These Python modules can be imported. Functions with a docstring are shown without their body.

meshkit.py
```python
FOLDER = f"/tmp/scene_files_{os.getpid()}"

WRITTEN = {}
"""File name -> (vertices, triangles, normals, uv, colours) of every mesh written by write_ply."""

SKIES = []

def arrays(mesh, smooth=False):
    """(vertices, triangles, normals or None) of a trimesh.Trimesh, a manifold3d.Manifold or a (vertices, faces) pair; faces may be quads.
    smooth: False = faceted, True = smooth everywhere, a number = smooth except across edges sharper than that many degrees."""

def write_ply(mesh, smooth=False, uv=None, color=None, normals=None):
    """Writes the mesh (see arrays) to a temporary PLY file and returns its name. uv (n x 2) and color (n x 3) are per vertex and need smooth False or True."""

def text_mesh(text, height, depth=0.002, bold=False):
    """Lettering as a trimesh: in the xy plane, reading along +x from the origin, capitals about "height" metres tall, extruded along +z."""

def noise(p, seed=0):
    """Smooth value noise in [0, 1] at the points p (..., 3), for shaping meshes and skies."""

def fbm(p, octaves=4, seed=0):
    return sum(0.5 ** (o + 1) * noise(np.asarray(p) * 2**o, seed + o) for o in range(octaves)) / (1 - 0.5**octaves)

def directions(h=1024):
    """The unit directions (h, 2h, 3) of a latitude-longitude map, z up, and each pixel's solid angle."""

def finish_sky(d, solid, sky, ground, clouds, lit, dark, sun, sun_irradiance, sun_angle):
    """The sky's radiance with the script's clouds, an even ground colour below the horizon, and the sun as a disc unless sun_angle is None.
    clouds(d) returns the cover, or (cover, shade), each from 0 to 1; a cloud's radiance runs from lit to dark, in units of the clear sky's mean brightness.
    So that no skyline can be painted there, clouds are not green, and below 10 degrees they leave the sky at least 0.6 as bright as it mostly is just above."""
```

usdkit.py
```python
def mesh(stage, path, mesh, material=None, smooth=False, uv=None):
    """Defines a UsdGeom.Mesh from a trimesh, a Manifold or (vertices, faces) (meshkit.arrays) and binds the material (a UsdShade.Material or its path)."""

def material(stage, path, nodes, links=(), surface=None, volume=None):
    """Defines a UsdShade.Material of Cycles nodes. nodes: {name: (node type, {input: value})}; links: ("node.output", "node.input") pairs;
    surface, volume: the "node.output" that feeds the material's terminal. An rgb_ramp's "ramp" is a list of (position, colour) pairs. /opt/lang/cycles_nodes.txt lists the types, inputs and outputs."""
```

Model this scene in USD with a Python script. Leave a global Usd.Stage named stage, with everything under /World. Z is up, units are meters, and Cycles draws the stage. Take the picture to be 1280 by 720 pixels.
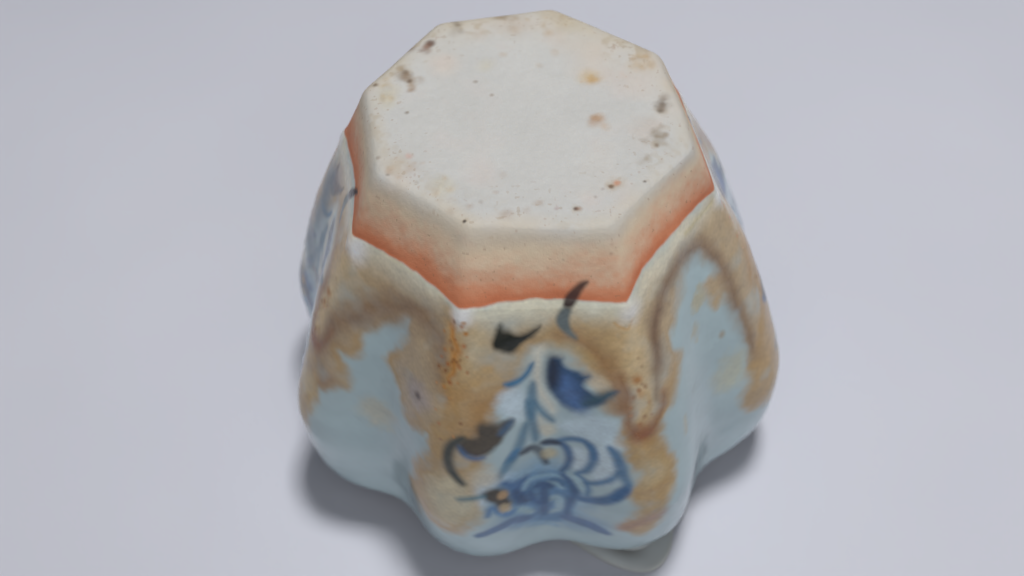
import math
import numpy as np
from scipy.interpolate import PchipInterpolator
from scipy.ndimage import gaussian_filter1d
from pxr import Usd, UsdGeom, UsdShade, UsdLux, Sdf, Gf, Vt
import usdkit, meshkit

stage = Usd.Stage.CreateInMemory()
UsdGeom.SetStageUpAxis(stage, UsdGeom.Tokens.z)
UsdGeom.SetStageMetersPerUnit(stage, 1.0)
UsdGeom.Xform.Define(stage, '/World')
UsdGeom.Scope.Define(stage, '/World/Looks')

# ---------------------------------------------------------------- camera, light, exposure
U = 0.02                      # the radius of the jar's flat base, in metres: every jar length below is in this unit
HGT = 2.85                    # height of the jar in U (it stands on its mouth, base up)
ELEV, DIST, FPX, YAW_C, PITCH_C, ROLL_C = .7592, 7.0, 1458., -.012, -.149, .029


def camera_frame():
    fw = np.array([0, math.cos(ELEV), -math.sin(ELEV)]); rt = np.array([1., 0, 0]); up = np.cross(rt, fw)
    eye = -fw * DIST
    r1 = rt * math.cos(YAW_C) - fw * math.sin(YAW_C); f1 = rt * math.sin(YAW_C) + fw * math.cos(YAW_C)
    u2 = up * math.cos(PITCH_C) - f1 * math.sin(PITCH_C); f2 = up * math.sin(PITCH_C) + f1 * math.cos(PITCH_C)
    r3 = r1 * math.cos(ROLL_C) - u2 * math.sin(ROLL_C); u3 = r1 * math.sin(ROLL_C) + u2 * math.cos(ROLL_C)
    return eye, r3, u3, f2


eye, right, upv, fwd = camera_frame()
eye_m = (eye + [0, 0, HGT]) * U
cam = UsdGeom.Camera.Define(stage, '/World/camera')
cam.AddTransformOp().Set(Gf.Matrix4d(*[float(x) for x in (*right, 0, *upv, 0, *(-fwd), 0, *eye_m, 1)]))
cam.CreateHorizontalApertureAttr(36.0); cam.CreateVerticalApertureAttr(20.25)
cam.CreateFocalLengthAttr(36.0 * FPX / 1280)
cam.CreateFStopAttr(18.0); cam.CreateFocusDistanceAttr(0.134)
cam.CreateClippingRangeAttr(Gf.Vec2f(0.005, 50))
cam.CreateExposureAttr(0.13)


def rect_light(name, pos, target, w, h, intensity, color):
    l = UsdLux.RectLight.Define(stage, '/World/' + name)
    z = np.array(pos, float) - np.array(target, float); z /= np.linalg.norm(z)
    x = np.cross([0, 1, 0.001], z); x /= np.linalg.norm(x); y = np.cross(z, x)
    l.AddTransformOp().Set(Gf.Matrix4d(*[float(v) for v in (*x, 0, *y, 0, *z, 0, *pos, 1)]))
    l.CreateWidthAttr(w); l.CreateHeightAttr(h); l.CreateIntensityAttr(intensity); l.CreateColorAttr(Gf.Vec3f(*color))
    return l


rect_light('softbox_lamp', (0.055, 0.045, 0.52), (0.0, 0, 0.03), 0.095, 0.085, 64, (0.98, 0.985, 1.0))
rect_light('added_fill_lamp', (0.15, -0.95, 1.25), (0, 0, 0), 2.0, 1.6, 0.62, (0.93, 0.95, 1.0))  # wide unseen lamp, added to fill the shaded side
rect_light('added_sheen_lamp', (0.1, -1.0, 0.42), (0, 0, 0.02), 0.9, 0.6, 0.30, (0.95, 0.97, 1.0))  # weak low lamp, added out of view for sheen on the lobes

# ---------------------------------------------------------------- helpers
LOOKS = '/World/Looks/'


def tag(prim, **kw):
    for k, v in kw.items():
        prim.SetCustomDataByKey(k, v)


def lin(c):
    c = np.asarray(c, float) / 255
    return np.where(c <= .04045, c / 12.92, ((c + .055) / 1.055) ** 2.4)


def smooth01(x):
    x = np.clip(x, 0, 1)
    return x * x * (3 - 2 * x)


def quad_mesh(path, v, q, n, material, pigment=None, gloss=None):
    m = UsdGeom.Mesh.Define(stage, path)
    m.CreatePointsAttr(Vt.Vec3fArray.FromNumpy(np.ascontiguousarray(v, np.float32)))
    m.CreateFaceVertexCountsAttr(Vt.IntArray.FromNumpy(np.full(len(q), 4, np.int32)))
    m.CreateFaceVertexIndicesAttr(Vt.IntArray.FromNumpy(np.ascontiguousarray(q, np.int32).ravel()))
    m.CreateSubdivisionSchemeAttr('none')
    m.CreateNormalsAttr(Vt.Vec3fArray.FromNumpy(np.ascontiguousarray(n, np.float32))); m.SetNormalsInterpolation('vertex')
    api = UsdGeom.PrimvarsAPI(m)
    if pigment is not None:
        api.CreatePrimvar('pigment', Sdf.ValueTypeNames.Color3fArray, 'vertex').Set(Vt.Vec3fArray.FromNumpy(np.ascontiguousarray(pigment, np.float32)))
    if gloss is not None:
        api.CreatePrimvar('matte', Sdf.ValueTypeNames.FloatArray, 'vertex').Set(Vt.FloatArray.FromNumpy(np.ascontiguousarray(gloss, np.float32)))
    UsdShade.MaterialBindingAPI.Apply(m.GetPrim()).Bind(material)
    return m.GetPrim()


# ---------------------------------------------------------------- the table
def build_table():
    m = usdkit.material(stage, LOOKS + 'white_sheet', {
        'g': ('geometry', {}),
        'n': ('noise_texture', {'scale': 14, 'detail': 3}),
        'r': ('rgb_ramp', {'ramp': [(0.3, (0.665, 0.67, 0.735)), (0.7, (0.70, 0.705, 0.765))]}),
        'n2': ('noise_texture', {'scale': 900, 'detail': 3}),
        'b': ('bump', {'strength': 0.04, 'distance': 0.0005}),
        'p': ('principled_bsdf', {'roughness': 0.6, 'specular_ior_level': 0.08}),
    }, [('g.position', 'n.vector'), ('g.position', 'n2.vector'), ('n.fac', 'r.fac'), ('r.color', 'p.base_color'), ('n2.fac', 'b.height'), ('b.normal', 'p.normal')], surface='p.BSDF')
    k = 260
    g = np.linspace(-1, 1, k)
    g = np.sign(g) * np.abs(g) ** 1.6 * 0.8
    x, y = np.meshgrid(g, g)
    z = 0.0016 * (meshkit.fbm(np.stack([x * 22, y * 22, 0 * x], -1), 3, 3) - .5)
    d = np.hypot(x, y)
    z = z * smooth01((d - .03) / .05)
    # a few very shallow creases in the sheet
    for (x0, y0, x1, y1, hh) in ((-.095, .000, -.045, -.018, .0005), (-.10, -.012, -.06, -.022, .0004), (.075, -.02, .11, -.005, .0004)):
        dx, dy = x1 - x0, y1 - y0
        t = np.clip(((x - x0) * dx + (y - y0) * dy) / (dx * dx + dy * dy), 0, 1)
        z += hh * np.exp(-(np.hypot(x - x0 - t * dx, y - y0 - t * dy) / .007) ** 2)
    gy, gx = np.gradient(z, g, axis=0), np.gradient(z, g, axis=1)
    n = np.stack([-gx, -gy, np.ones_like(z)], -1); n /= np.linalg.norm(n, axis=-1, keepdims=True)
    i = np.arange(k * k).reshape(k, k)
    q = np.stack([i[:-1, :-1], i[:-1, 1:], i[1:, 1:], i[1:, :-1]], -1).reshape(-1, 4)
    p = quad_mesh('/World/table_surface', np.stack([x, y, z - .0002], -1).reshape(-1, 3), q, n.reshape(-1, 3), m)
    tag(p, kind='structure', label='smooth white sheet that the small porcelain jar stands on', category='table surface')


build_table()

# ---------------------------------------------------------------- the jar's form
# t runs round the eight corners (0..8), s runs from the base's centre (-1) over its edge (0), the glaze line (0.1),
# the widest ring (0.7) and the shoulder (1.0) to the neck (1.18) and the mouth (1.34)
JAR_YAW = .096
BASE_DR = np.array([1.034, 1.05, .997, .999, 1.005, .984, .967, .948]) - 1
BASE_DA = np.radians([-.5, -1.6, 2.8, 4.4, 2.6, 2, 1.1, -2.5])
LINE_DR = np.array([1.259, 1.189, 1.18, 1.18, 1.18, 1.182, 1.163, 1.184]) / 1.187 - 1
LINE_DA = np.radians([-1.5, 2.6, 2, 2, 1, 1, .4, -1.4])
BODY_DR = np.array([.008, .009, .002, 0, 0, -.007, .007, -.025])
BODY_DA = np.array([-.023, -.023, .006, 0, 0, .004, .027, -.013])
LEAN = (.016, -.008)
KN_S = np.array([-1, -.0001, 0, .1, .3, .5, .7, .85, 1., 1.09, 1.18, 1.26, 1.34, 1.37, 1.41, 1.55])
KN_Z = np.array([-.012, 0, 0, -.42, -.987, -1.5225, -1.995, -2.30, -2.547, -2.64, -2.70, -2.765, -2.835, -2.85, -2.83, -2.4])
KN_R = np.array([0, 1, 1., 1.196, 1.458, 1.652, 1.775, 1.765, 1.704, 1.46, 1.28, 1.44, 1.70, 1.695, 1.62, 1.15])
RIM_DR = np.array([.05, -.14, -.16, -.12, -.12, -.16, -.17, -.08])
KN_D = np.array([.076, .076, .076, .08, .09, .112, .136, .136, .108, .1, .1, .15, .20, .20, .20, .12])


def make_profile():
    fine = np.concatenate([np.linspace(-1, 0, 1500, endpoint=False), np.linspace(0, 1.55, 4000)])
    zz = np.where(fine < 0, np.interp(fine, [-1, 0], [-.012, 0]), PchipInterpolator(KN_S[2:], KN_Z[2:])(np.maximum(fine, 0)))
    rr = np.where(fine < 0, 1 + fine, PchipInterpolator(KN_S[2:], KN_R[2:])(np.maximum(fine, 0)))
    arc = np.r_[0, np.cumsum(np.hypot(np.diff(zz), np.diff(rr)))]
    ua = np.linspace(0, arc[-1], 6000); h = ua[1]
    uz, ur = np.interp(ua, arc, zz), np.interp(ua, arc, rr)
    w = np.exp(-((ua - 1.0) / .16) ** 4)
    sz, sr = gaussian_filter1d(uz, .042 / h), gaussian_filter1d(ur, .042 / h)
    w2 = np.exp(-((ua - np.interp(.1, fine, arc)) / .15) ** 4)
    sz2, sr2 = gaussian_filter1d(uz, .05 / h), gaussian_filter1d(ur, .05 / h)
    uz, ur = uz + w * (sz - uz) + w2 * (sz2 - uz), ur + w * (sr - ur) + w2 * (sr2 - ur)
    return (lambda s: np.interp(np.interp(s, fine, arc), ua, uz)), (lambda s: np.interp(np.interp(s, fine, arc), ua, ur)), (lambda s: np.interp(s, fine, arc))


prof_z, prof_r, prof_arc = make_profile()
_tf = np.linspace(0, 1, 801)
_poly = np.cos(np.pi / 8) / np.cos((_tf - .5) * np.pi / 4)
_poly_s = gaussian_filter1d(_poly[:-1], 30, mode='wrap'); _poly_s = np.r_[_poly_s, _poly_s[0]]


def around(t, vals):
    i = np.floor(t).astype(int) % 8; f = smooth01(t - np.floor(t))
    return vals[i] * (1 - f) + vals[(i + 1) % 8] * f


GLAZE_LINE = None             # (t, s) points of the glaze's edge, set below


def glaze_edge(t):
    tt, ss = np.array(GLAZE_LINE).T
    a = np.mod(t, 8) * np.pi / 4
    wob = .0022 * (meshkit.fbm(np.stack([np.cos(a) * 14, np.sin(a) * 14, 0 * a], -1), 3, 71) - .5)
    return np.interp(np.mod(t, 8), np.r_[tt - 8, tt, tt + 8], np.r_[ss, ss, ss]) + 2 * wob


def surface(t, s, detail=True):
    z, R = prof_z(s), prof_r(s)
    dip = PchipInterpolator(KN_S, KN_D)(s)
    f = np.mod(t, 1.0)
    lob = smooth01((s - .07) / .25)
    q = np.maximum(.5 - .5 * np.cos(2 * np.pi * f), 0) ** (1.21 - .28 * smooth01((s - 1.1) / .15))
    r = (1 - lob) * np.interp(f, _tf, _poly_s) + lob * (1 - dip * q)
    w, w2 = np.clip(s / .1, 0, 1), np.clip((s - .1) / .5, 0, 1)
    dr = (1 - w) * around(t, BASE_DR) + w * (1 - w2) * around(t, LINE_DR) + w * w2 * around(t, BODY_DR)
    da = (1 - w) * around(t, BASE_DA) + w * (1 - w2) * around(t, LINE_DA) + w * w2 * around(t, BODY_DA)
    dr = dr + smooth01((s - 1.05) / .2) * around(t, RIM_DR)
    a = np.radians(-67.5 + 45 * t) + JAR_YAW + da
    rr = R * r * (1 + dr)
    if detail:
        p0 = np.stack([rr * np.cos(a), rr * np.sin(a), z], -1)
        side = smooth01(s / .03 + .5)
        wob = .02 * (meshkit.fbm(p0 * 2.2, 3, 5) - .5) + .006 * (meshkit.fbm(p0 * 9, 3, 6) - .5)
        if GLAZE_LINE is not None:
            e = (s - glaze_edge(t)) * 4.4
            bead = .005 * smooth01(e / .045 + .5) + .004 * np.exp(-((e - .07) / .07) ** 2)
            bead = bead + .007 * np.exp(-((f - np.round(f)) / .035) ** 2) * np.exp(-((e - .07) / .07) ** 2)
            rr = rr + bead * np.clip((1.1 - s) / .1, 0, 1)
        rr = rr + side * wob
        z = z + (1 - side) * (.5 * wob + .003 * (meshkit.fbm(p0 * 26, 3, 7) - .5))
    return np.stack([rr * np.cos(a) - LEAN[0] * z, rr * np.sin(a) - LEAN[1] * z, z], -1)


GLAZE_LINE = [(0.048, 0.0871), (0.158, 0.0741), (0.31, 0.0701), (0.585, 0.0741), (0.81, 0.0781), (0.983, 0.0891), (2.0, 0.088), (2.5, 0.072), (3.0, 0.097), (3.5, 0.076), (4.0, 0.095), (4.5, 0.074), (5.014, 0.0961), (5.182, 0.0851), (5.457, 0.0701), (5.689, 0.0691), (5.854, 0.0831), (5.992, 0.1021), (6.157, 0.0961), (6.329, 0.0951), (6.605, 0.0901), (6.8, 0.0931), (6.92, 0.0991), (6.995, 0.1001), (7.107, 0.0971), (7.265, 0.0911), (7.47, 0.0861), (7.67, 0.0871), (7.832, 0.0911), (7.932, 0.0941), (7.992, 0.0961)]
PAINT = [
    ('tan_left', 'rind', [(5.812, 0.1341), (5.959, 0.1141), (6.159, 0.0981), (6.607, 0.0921), (6.907, 0.1001), (7.0, 0.1061), (7.0, 0.1662), (7.002, 0.2572), (6.992, 0.3383), (6.967, 0.3944), (6.905, 0.4584), (6.847, 0.4414), (6.845, 0.4114), (6.71, 0.4494), (6.62, 0.4214), (6.577, 0.3964), (6.5, 0.3663), (6.455, 0.3383), (6.562, 0.2612), (6.665, 0.1882), (6.535, 0.2032), (6.339, 0.2532), (6.294, 0.2823), (6.337, 0.3223), (6.272, 0.3583), (6.179, 0.3573), (6.192, 0.3854), (6.264, 0.4214), (6.262, 0.4454), (6.174, 0.4494), (6.089, 0.5005), (5.984, 0.5335), (5.932, 0.5335)], (184, 158, 120), {'soft': 0.055, 'rag': 0.06}),
    ('arch_left', 'stroke', [(5.964, 0.4914), (6.004, 0.4094), (6.072, 0.3283), (6.157, 0.2642), (6.292, 0.2132), (6.517, 0.1752), (6.73, 0.1521), (6.865, 0.1712), (6.927, 0.2202), (6.97, 0.3003)], (128, 98, 72), {'w': 0.17, 'soft': 0.14, 'a': 0.95, 'rag': 0.05}),
    ('arch_left_foot', 'stroke', [(5.959, 0.5175), (6.067, 0.4764), (6.139, 0.4394)], (150, 108, 66), {'w': 0.1, 'soft': 0.08, 'a': 0.7, 'rag': 0.05}),
    ('rim_left', 'stroke', [(6.027, 0.1121), (6.227, 0.1041), (6.537, 0.1011), (6.805, 0.1011)], (206, 200, 178), {'w': 0.16, 'soft': 0.12, 'a': 0.9, 'rag': 0.04}),
    ('patch_left', 'blob', (6.445, 0.5045), (200, 188, 158), {'r': 0.12, 'soft': 0.08, 'a': 0.6, 'rag': 0.06}),
    ('halo', 'blob', (6.76, 0.3383), (172, 160, 156), {'r': 0.1, 'soft': 0.06, 'a': 0.8, 'rag': 0.03}),
    ('halo_dot', 'blob', (6.76, 0.3383), (84, 66, 60), {'r': 0.025, 'soft': 0.02, 'a': 0.9}),
    ('tan_right', 'rind', [(7.997, 0.0921), (8.155, 0.0761), (8.583, 0.0751), (8.993, 0.0921), (9.1, 0.1742), (9.038, 0.3513), (9.023, 0.5485), (8.915, 0.6436), (8.833, 0.5685), (8.778, 0.4674), (8.73, 0.3643), (8.77, 0.3083), (8.71, 0.2893), (8.638, 0.3033), (8.61, 0.2582), (8.585, 0.2222), (8.68, 0.2182), (8.733, 0.2462), (8.753, 0.1912), (8.68, 0.1501), (8.535, 0.1311), (8.445, 0.1461), (8.393, 0.1902), (8.278, 0.2052), (8.215, 0.2152), (8.25, 0.2562), (8.275, 0.2853), (8.185, 0.3313), (8.093, 0.3984), (8.033, 0.4344), (8.08, 0.5155), (8.053, 0.6025), (7.96, 0.6396), (7.922, 0.4344)], (184, 158, 120), {'soft': 0.055, 'rag': 0.06}),
    ('bead_right', 'stroke', [(8.005, 0.1061), (8.158, 0.0881), (8.353, 0.0821), (8.615, 0.0851), (8.88, 0.0981)], (210, 204, 182), {'w': 0.16, 'soft': 0.1, 'a': 0.9, 'rag': 0.03}),
    ('bead_line', 'stroke', [(8.593, 0.0941), (8.76, 0.0941), (8.928, 0.1031)], (196, 180, 120), {'w': 0.03, 'soft': 0.03, 'a': 0.6, 'rag': 0.02}),
    ('arch_r1', 'stroke', [(8.093, 0.2462), (8.105, 0.1942), (8.155, 0.1551), (8.238, 0.1341), (8.383, 0.1221), (8.555, 0.1211), (8.703, 0.1431), (8.763, 0.1862), (8.77, 0.2352), (8.775, 0.2953), (8.768, 0.3623), (8.798, 0.4484), (8.875, 0.5485)], (126, 98, 74), {'w': 0.1, 'soft': 0.08, 'a': 0.95, 'rag': 0.03}),
    ('arch_r2', 'stroke', [(8.043, 0.3243), (8.07, 0.2492), (8.108, 0.1852), (8.195, 0.1481)], (116, 88, 66), {'w': 0.05, 'soft': 0.05, 'a': 0.8, 'rag': 0.02}),
    ('patch_r', 'blob', (8.658, 0.5075), (196, 192, 160), {'r': 0.14, 'soft': 0.09, 'a': 0.7, 'rag': 0.07}),
    ('patch_r2', 'blob', (8.543, 0.2352), (188, 172, 126), {'r': 0.07, 'soft': 0.04, 'a': 0.7, 'rag': 0.06}),
    ('patch_r3', 'blob', (8.433, 0.2973), (184, 170, 130), {'r': 0.05, 'soft': 0.04, 'a': 0.6, 'rag': 0.06}),
    ('dot_r', 'blob', (8.64, 0.3753), (160, 140, 110), {'r': 0.025, 'soft': 0.02, 'a': 0.7}),
    ('streak_r', 'stroke', [(8.203, 0.4894), (8.205, 0.4364)], (190, 170, 120), {'w': 0.03, 'soft': 0.03, 'a': 0.5}),
    ('tan_front_l', 'rind', [(6.995, 0.1001), (7.265, 0.0911), (7.57, 0.0831), (7.717, 0.0881), (7.597, 0.1431), (7.517, 0.1732), (7.432, 0.1882), (7.345, 0.2342), (7.262, 0.2853), (7.2, 0.3383), (7.152, 0.3813), (7.137, 0.4494), (7.147, 0.5435), (7.102, 0.6616), (7.017, 0.7647), (6.887, 0.7597), (6.775, 0.7197), (6.707, 0.6446), (6.735, 0.5735), (6.875, 0.4714), (6.947, 0.3964), (6.975, 0.3403), (6.992, 0.2582), (6.987, 0.1682)], (186, 154, 106), {'soft': 0.07, 'rag': 0.06}),
    ('tan_front_r', 'rind', [(7.57, 0.0831), (7.992, 0.0961), (7.997, 0.2142), (7.992, 0.3563), (8.018, 0.4574), (8.088, 0.5275), (8.053, 0.6025), (8.0, 0.7016), (7.97, 0.8067), (7.862, 0.7947), (7.81, 0.7357), (7.862, 0.6606), (7.865, 0.5655), (7.862, 0.4664), (7.847, 0.3924), (7.832, 0.3253), (7.802, 0.2753), (7.742, 0.2372), (7.662, 0.2072), (7.585, 0.2022), (7.542, 0.1882), (7.512, 0.1441)], (186, 154, 106), {'soft': 0.07, 'rag': 0.06}),
    ('band_front', 'stroke', [(7.022, 0.1071), (7.165, 0.1081), (7.362, 0.1001), (7.567, 0.0951), (7.76, 0.0981), (7.947, 0.1061)], (228, 220, 196), {'w': 0.15, 'soft': 0.12, 'a': 0.9, 'rag': 0.05}),
    ('cream_l', 'stroke', [(7.122, 0.1481), (7.08, 0.1802), (7.052, 0.2152)], (205, 192, 160), {'w': 0.08, 'soft': 0.1, 'a': 0.5, 'rag': 0.03}),
    ('ridge_l', 'stroke', [(6.972, 0.1161), (6.98, 0.1682), (6.985, 0.2392), (6.977, 0.3293)], (196, 150, 80), {'w': 0.1, 'soft': 0.08, 'a': 0.75, 'rag': 0.08}),
    ('ridge_l2', 'stroke', [(6.977, 0.1251), (6.985, 0.1852), (6.99, 0.2392)], (186, 122, 48), {'w': 0.045, 'soft': 0.03, 'a': 0.85, 'rag': 0.06}),
    ('ridge_l3', 'stroke', [(7.002, 0.3163), (7.047, 0.2913), (7.135, 0.2983), (7.117, 0.3493), (7.017, 0.3763)], (176, 136, 84), {'w': 0.12, 'soft': 0.12, 'a': 0.7, 'rag': 0.08}),
    ('brown_mid', 'stroke', [(7.307, 0.2552), (7.235, 0.2823), (7.172, 0.3183), (7.132, 0.3693)], (156, 112, 62), {'w': 0.09, 'soft': 0.08, 'a': 0.6, 'rag': 0.05}),
    ('ridge_l4', 'stroke', [(6.935, 0.4084), (6.87, 0.4734), (6.765, 0.5715), (6.725, 0.6816), (6.752, 0.7837)], (180, 144, 88), {'w': 0.05, 'soft': 0.07, 'a': 0.7, 'rag': 0.05}),
    ('pale_tan', 'poly', [(6.827, 0.5795), (6.927, 0.5145), (7.09, 0.5145), (7.117, 0.6276), (7.022, 0.7177), (6.922, 0.7106), (6.855, 0.6616)], (190, 184, 158), {'soft': 0.08, 'rag': 0.05, 'a': 0.8}),
    ('brown_top', 'stroke', [(7.595, 0.1601), (7.727, 0.1662), (7.822, 0.1912), (7.847, 0.2462), (7.855, 0.3153)], (148, 108, 72), {'w': 0.09, 'soft': 0.09, 'a': 0.85, 'rag': 0.04}),
    ('ochre_top', 'stroke', [(7.542, 0.1802), (7.655, 0.1852), (7.737, 0.1972)], (182, 156, 104), {'w': 0.07, 'soft': 0.08, 'a': 0.6, 'rag': 0.04}),
    ('ridge_r', 'stroke', [(7.997, 0.1121), (7.987, 0.1752), (7.972, 0.2682), (7.96, 0.3493)], (216, 192, 150), {'w': 0.12, 'soft': 0.09, 'a': 0.85, 'rag': 0.03}),
    ('ridge_rb', 'stroke', [(7.885, 0.2382), (7.875, 0.3173), (7.887, 0.3723), (7.94, 0.4024), (8.018, 0.3954), (8.063, 0.3643), (8.103, 0.3223)], (140, 94, 58), {'w': 0.06, 'soft': 0.05, 'a': 0.9, 'rag': 0.03}),
    ('ridge_tip', 'blob', (7.955, 0.3934), (146, 84, 52), {'r': 0.07, 'soft': 0.07, 'a': 0.8, 'rag': 0.03}),
    ('ridge_v', 'stroke', [(7.912, 0.1281), (7.95, 0.1401), (7.977, 0.1441), (8.013, 0.1261)], (196, 148, 74), {'w': 0.016, 'soft': 0.02, 'a': 0.8, 'rag': 0.02}),
    ('ridge_s1', 'blob', (7.96, 0.2542), (170, 112, 52), {'r': 0.03, 'soft': 0.025, 'a': 0.9, 'rag': 0.02}),
    ('ridge_s2', 'blob', (7.957, 0.2903), (190, 140, 84), {'r': 0.025, 'soft': 0.03, 'a': 0.7, 'rag': 0.02}),
    ('below_r', 'stroke', [(7.895, 0.4694), (7.98, 0.4474), (8.058, 0.5055), (8.058, 0.5725), (7.987, 0.6526), (7.89, 0.6626)], (192, 158, 100), {'w': 0.07, 'soft': 0.07, 'a': 0.7, 'rag': 0.05}),
    ('below_r2', 'blob', (7.965, 0.5255), (206, 188, 144), {'r': 0.11, 'soft': 0.08, 'a': 0.6, 'rag': 0.05}),
    ('pink_r', 'stroke', [(7.82, 0.7627), (7.91, 0.7116), (8.0, 0.7016)], (158, 118, 102), {'w': 0.09, 'soft': 0.07, 'a': 0.8, 'rag': 0.04}),
    ('pool_glint_l', 'blob', (7.012, 0.1101), (226, 224, 216), {'r': 0.06, 'soft': 0.05, 'a': 0.9, 'rag': 0.03}),  # white highlight on the glaze corner, painted as pale colour
    ('pool_glint_h', 'blob', (6.052, 0.1131), (222, 224, 226), {'r': 0.09, 'soft': 0.08, 'a': 0.9, 'rag': 0.03}),  # larger corner highlight, put into the glaze colour
    ('pool_glint_r', 'blob', (8.01, 0.1131), (226, 222, 214), {'r': 0.06, 'soft': 0.06, 'a': 0.8, 'rag': 0.03}),  # bright glint at the right corner, painted in
    ('vine_cream', 'stroke', [(7.48, 0.1792), (7.45, 0.2072), (7.445, 0.2582), (7.462, 0.3013), (7.517, 0.3413)], (206, 200, 182), {'w': 0.07, 'soft': 0.05, 'a': 0.85, 'rag': 0.02}),
    ('pale_l', 'poly', [(7.252, 0.2622), (7.362, 0.2602), (7.382, 0.3113), (7.352, 0.3503), (7.277, 0.3573), (7.24, 0.3163)], (192, 206, 216), {'soft': 0.06, 'rag': 0.05, 'a': 0.7}),
    ('pale_r', 'poly', [(7.55, 0.3783), (7.617, 0.3503), (7.78, 0.3273), (7.845, 0.3904), (7.86, 0.4474), (7.657, 0.4064)], (190, 206, 214), {'soft': 0.06, 'rag': 0.05, 'a': 0.7}),
    ('cream_s', 'poly', [(7.422, 0.3483), (7.472, 0.3603), (7.567, 0.3683), (7.527, 0.4174), (7.44, 0.4254)], (206, 196, 170), {'soft': 0.05, 'rag': 0.05, 'a': 0.7}),
    ('cream_tip', 'poly', [(7.715, 0.2512), (7.8, 0.2342), (7.822, 0.2522), (7.802, 0.2672), (7.742, 0.2692)], (204, 186, 156), {'soft': 0.035, 'rag': 0.03, 'a': 0.55}),
    ('petalpale', 'poly', [(7.687, 0.4414), (7.76, 0.4214), (7.81, 0.4534), (7.83, 0.5215), (7.78, 0.5645), (7.7, 0.5715), (7.68, 0.5145)], (204, 220, 226), {'soft': 0.05, 'a': 0.9}),
    ('petalpale2', 'poly', [(7.587, 0.4554), (7.66, 0.4404), (7.692, 0.4814), (7.657, 0.5395), (7.587, 0.5305)], (204, 220, 226), {'soft': 0.04, 'a': 0.9}),
    ('palebot', 'poly', [(7.09, 0.5145), (7.185, 0.4924), (7.282, 0.5105), (7.317, 0.5505), (7.2, 0.5505), (7.122, 0.6286)], (192, 206, 216), {'soft': 0.05, 'a': 0.7}),
    ('stem0', 'stroke', [(7.417, 0.2672), (7.405, 0.3093), (7.395, 0.3523)], (78, 120, 146), {'w': 0.06999999999999999, 'soft': 0.03, 'a': 0.8, 'part': 'painted_stem'}),
    ('stem1', 'stroke', [(7.382, 0.3123), (7.412, 0.3894), (7.415, 0.4264)], (78, 120, 146), {'w': 0.063, 'soft': 0.03, 'a': 0.8, 'part': 'painted_stem'}),
    ('stem2', 'stroke', [(7.367, 0.3713), (7.327, 0.4324), (7.28, 0.4744), (7.227, 0.5055)], (78, 120, 146), {'w': 0.06999999999999999, 'soft': 0.03, 'a': 0.8, 'part': 'painted_stem'}),
    ('stem3', 'stroke', [(7.42, 0.3163), (7.457, 0.3463), (7.512, 0.3703)], (78, 120, 146), {'w': 0.049, 'soft': 0.03, 'a': 0.8, 'part': 'painted_stem'}),
    ('stroke_l', 'poly', [(7.245, 0.2542), (7.29, 0.2512), (7.345, 0.2472), (7.38, 0.2342), (7.405, 0.2152), (7.435, 0.2092), (7.417, 0.2312), (7.382, 0.2502), (7.332, 0.2652), (7.277, 0.2672)], (66, 120, 158), {'soft': 0.025, 'part': 'painted_leaf.2', 'grp': 1}),
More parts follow.
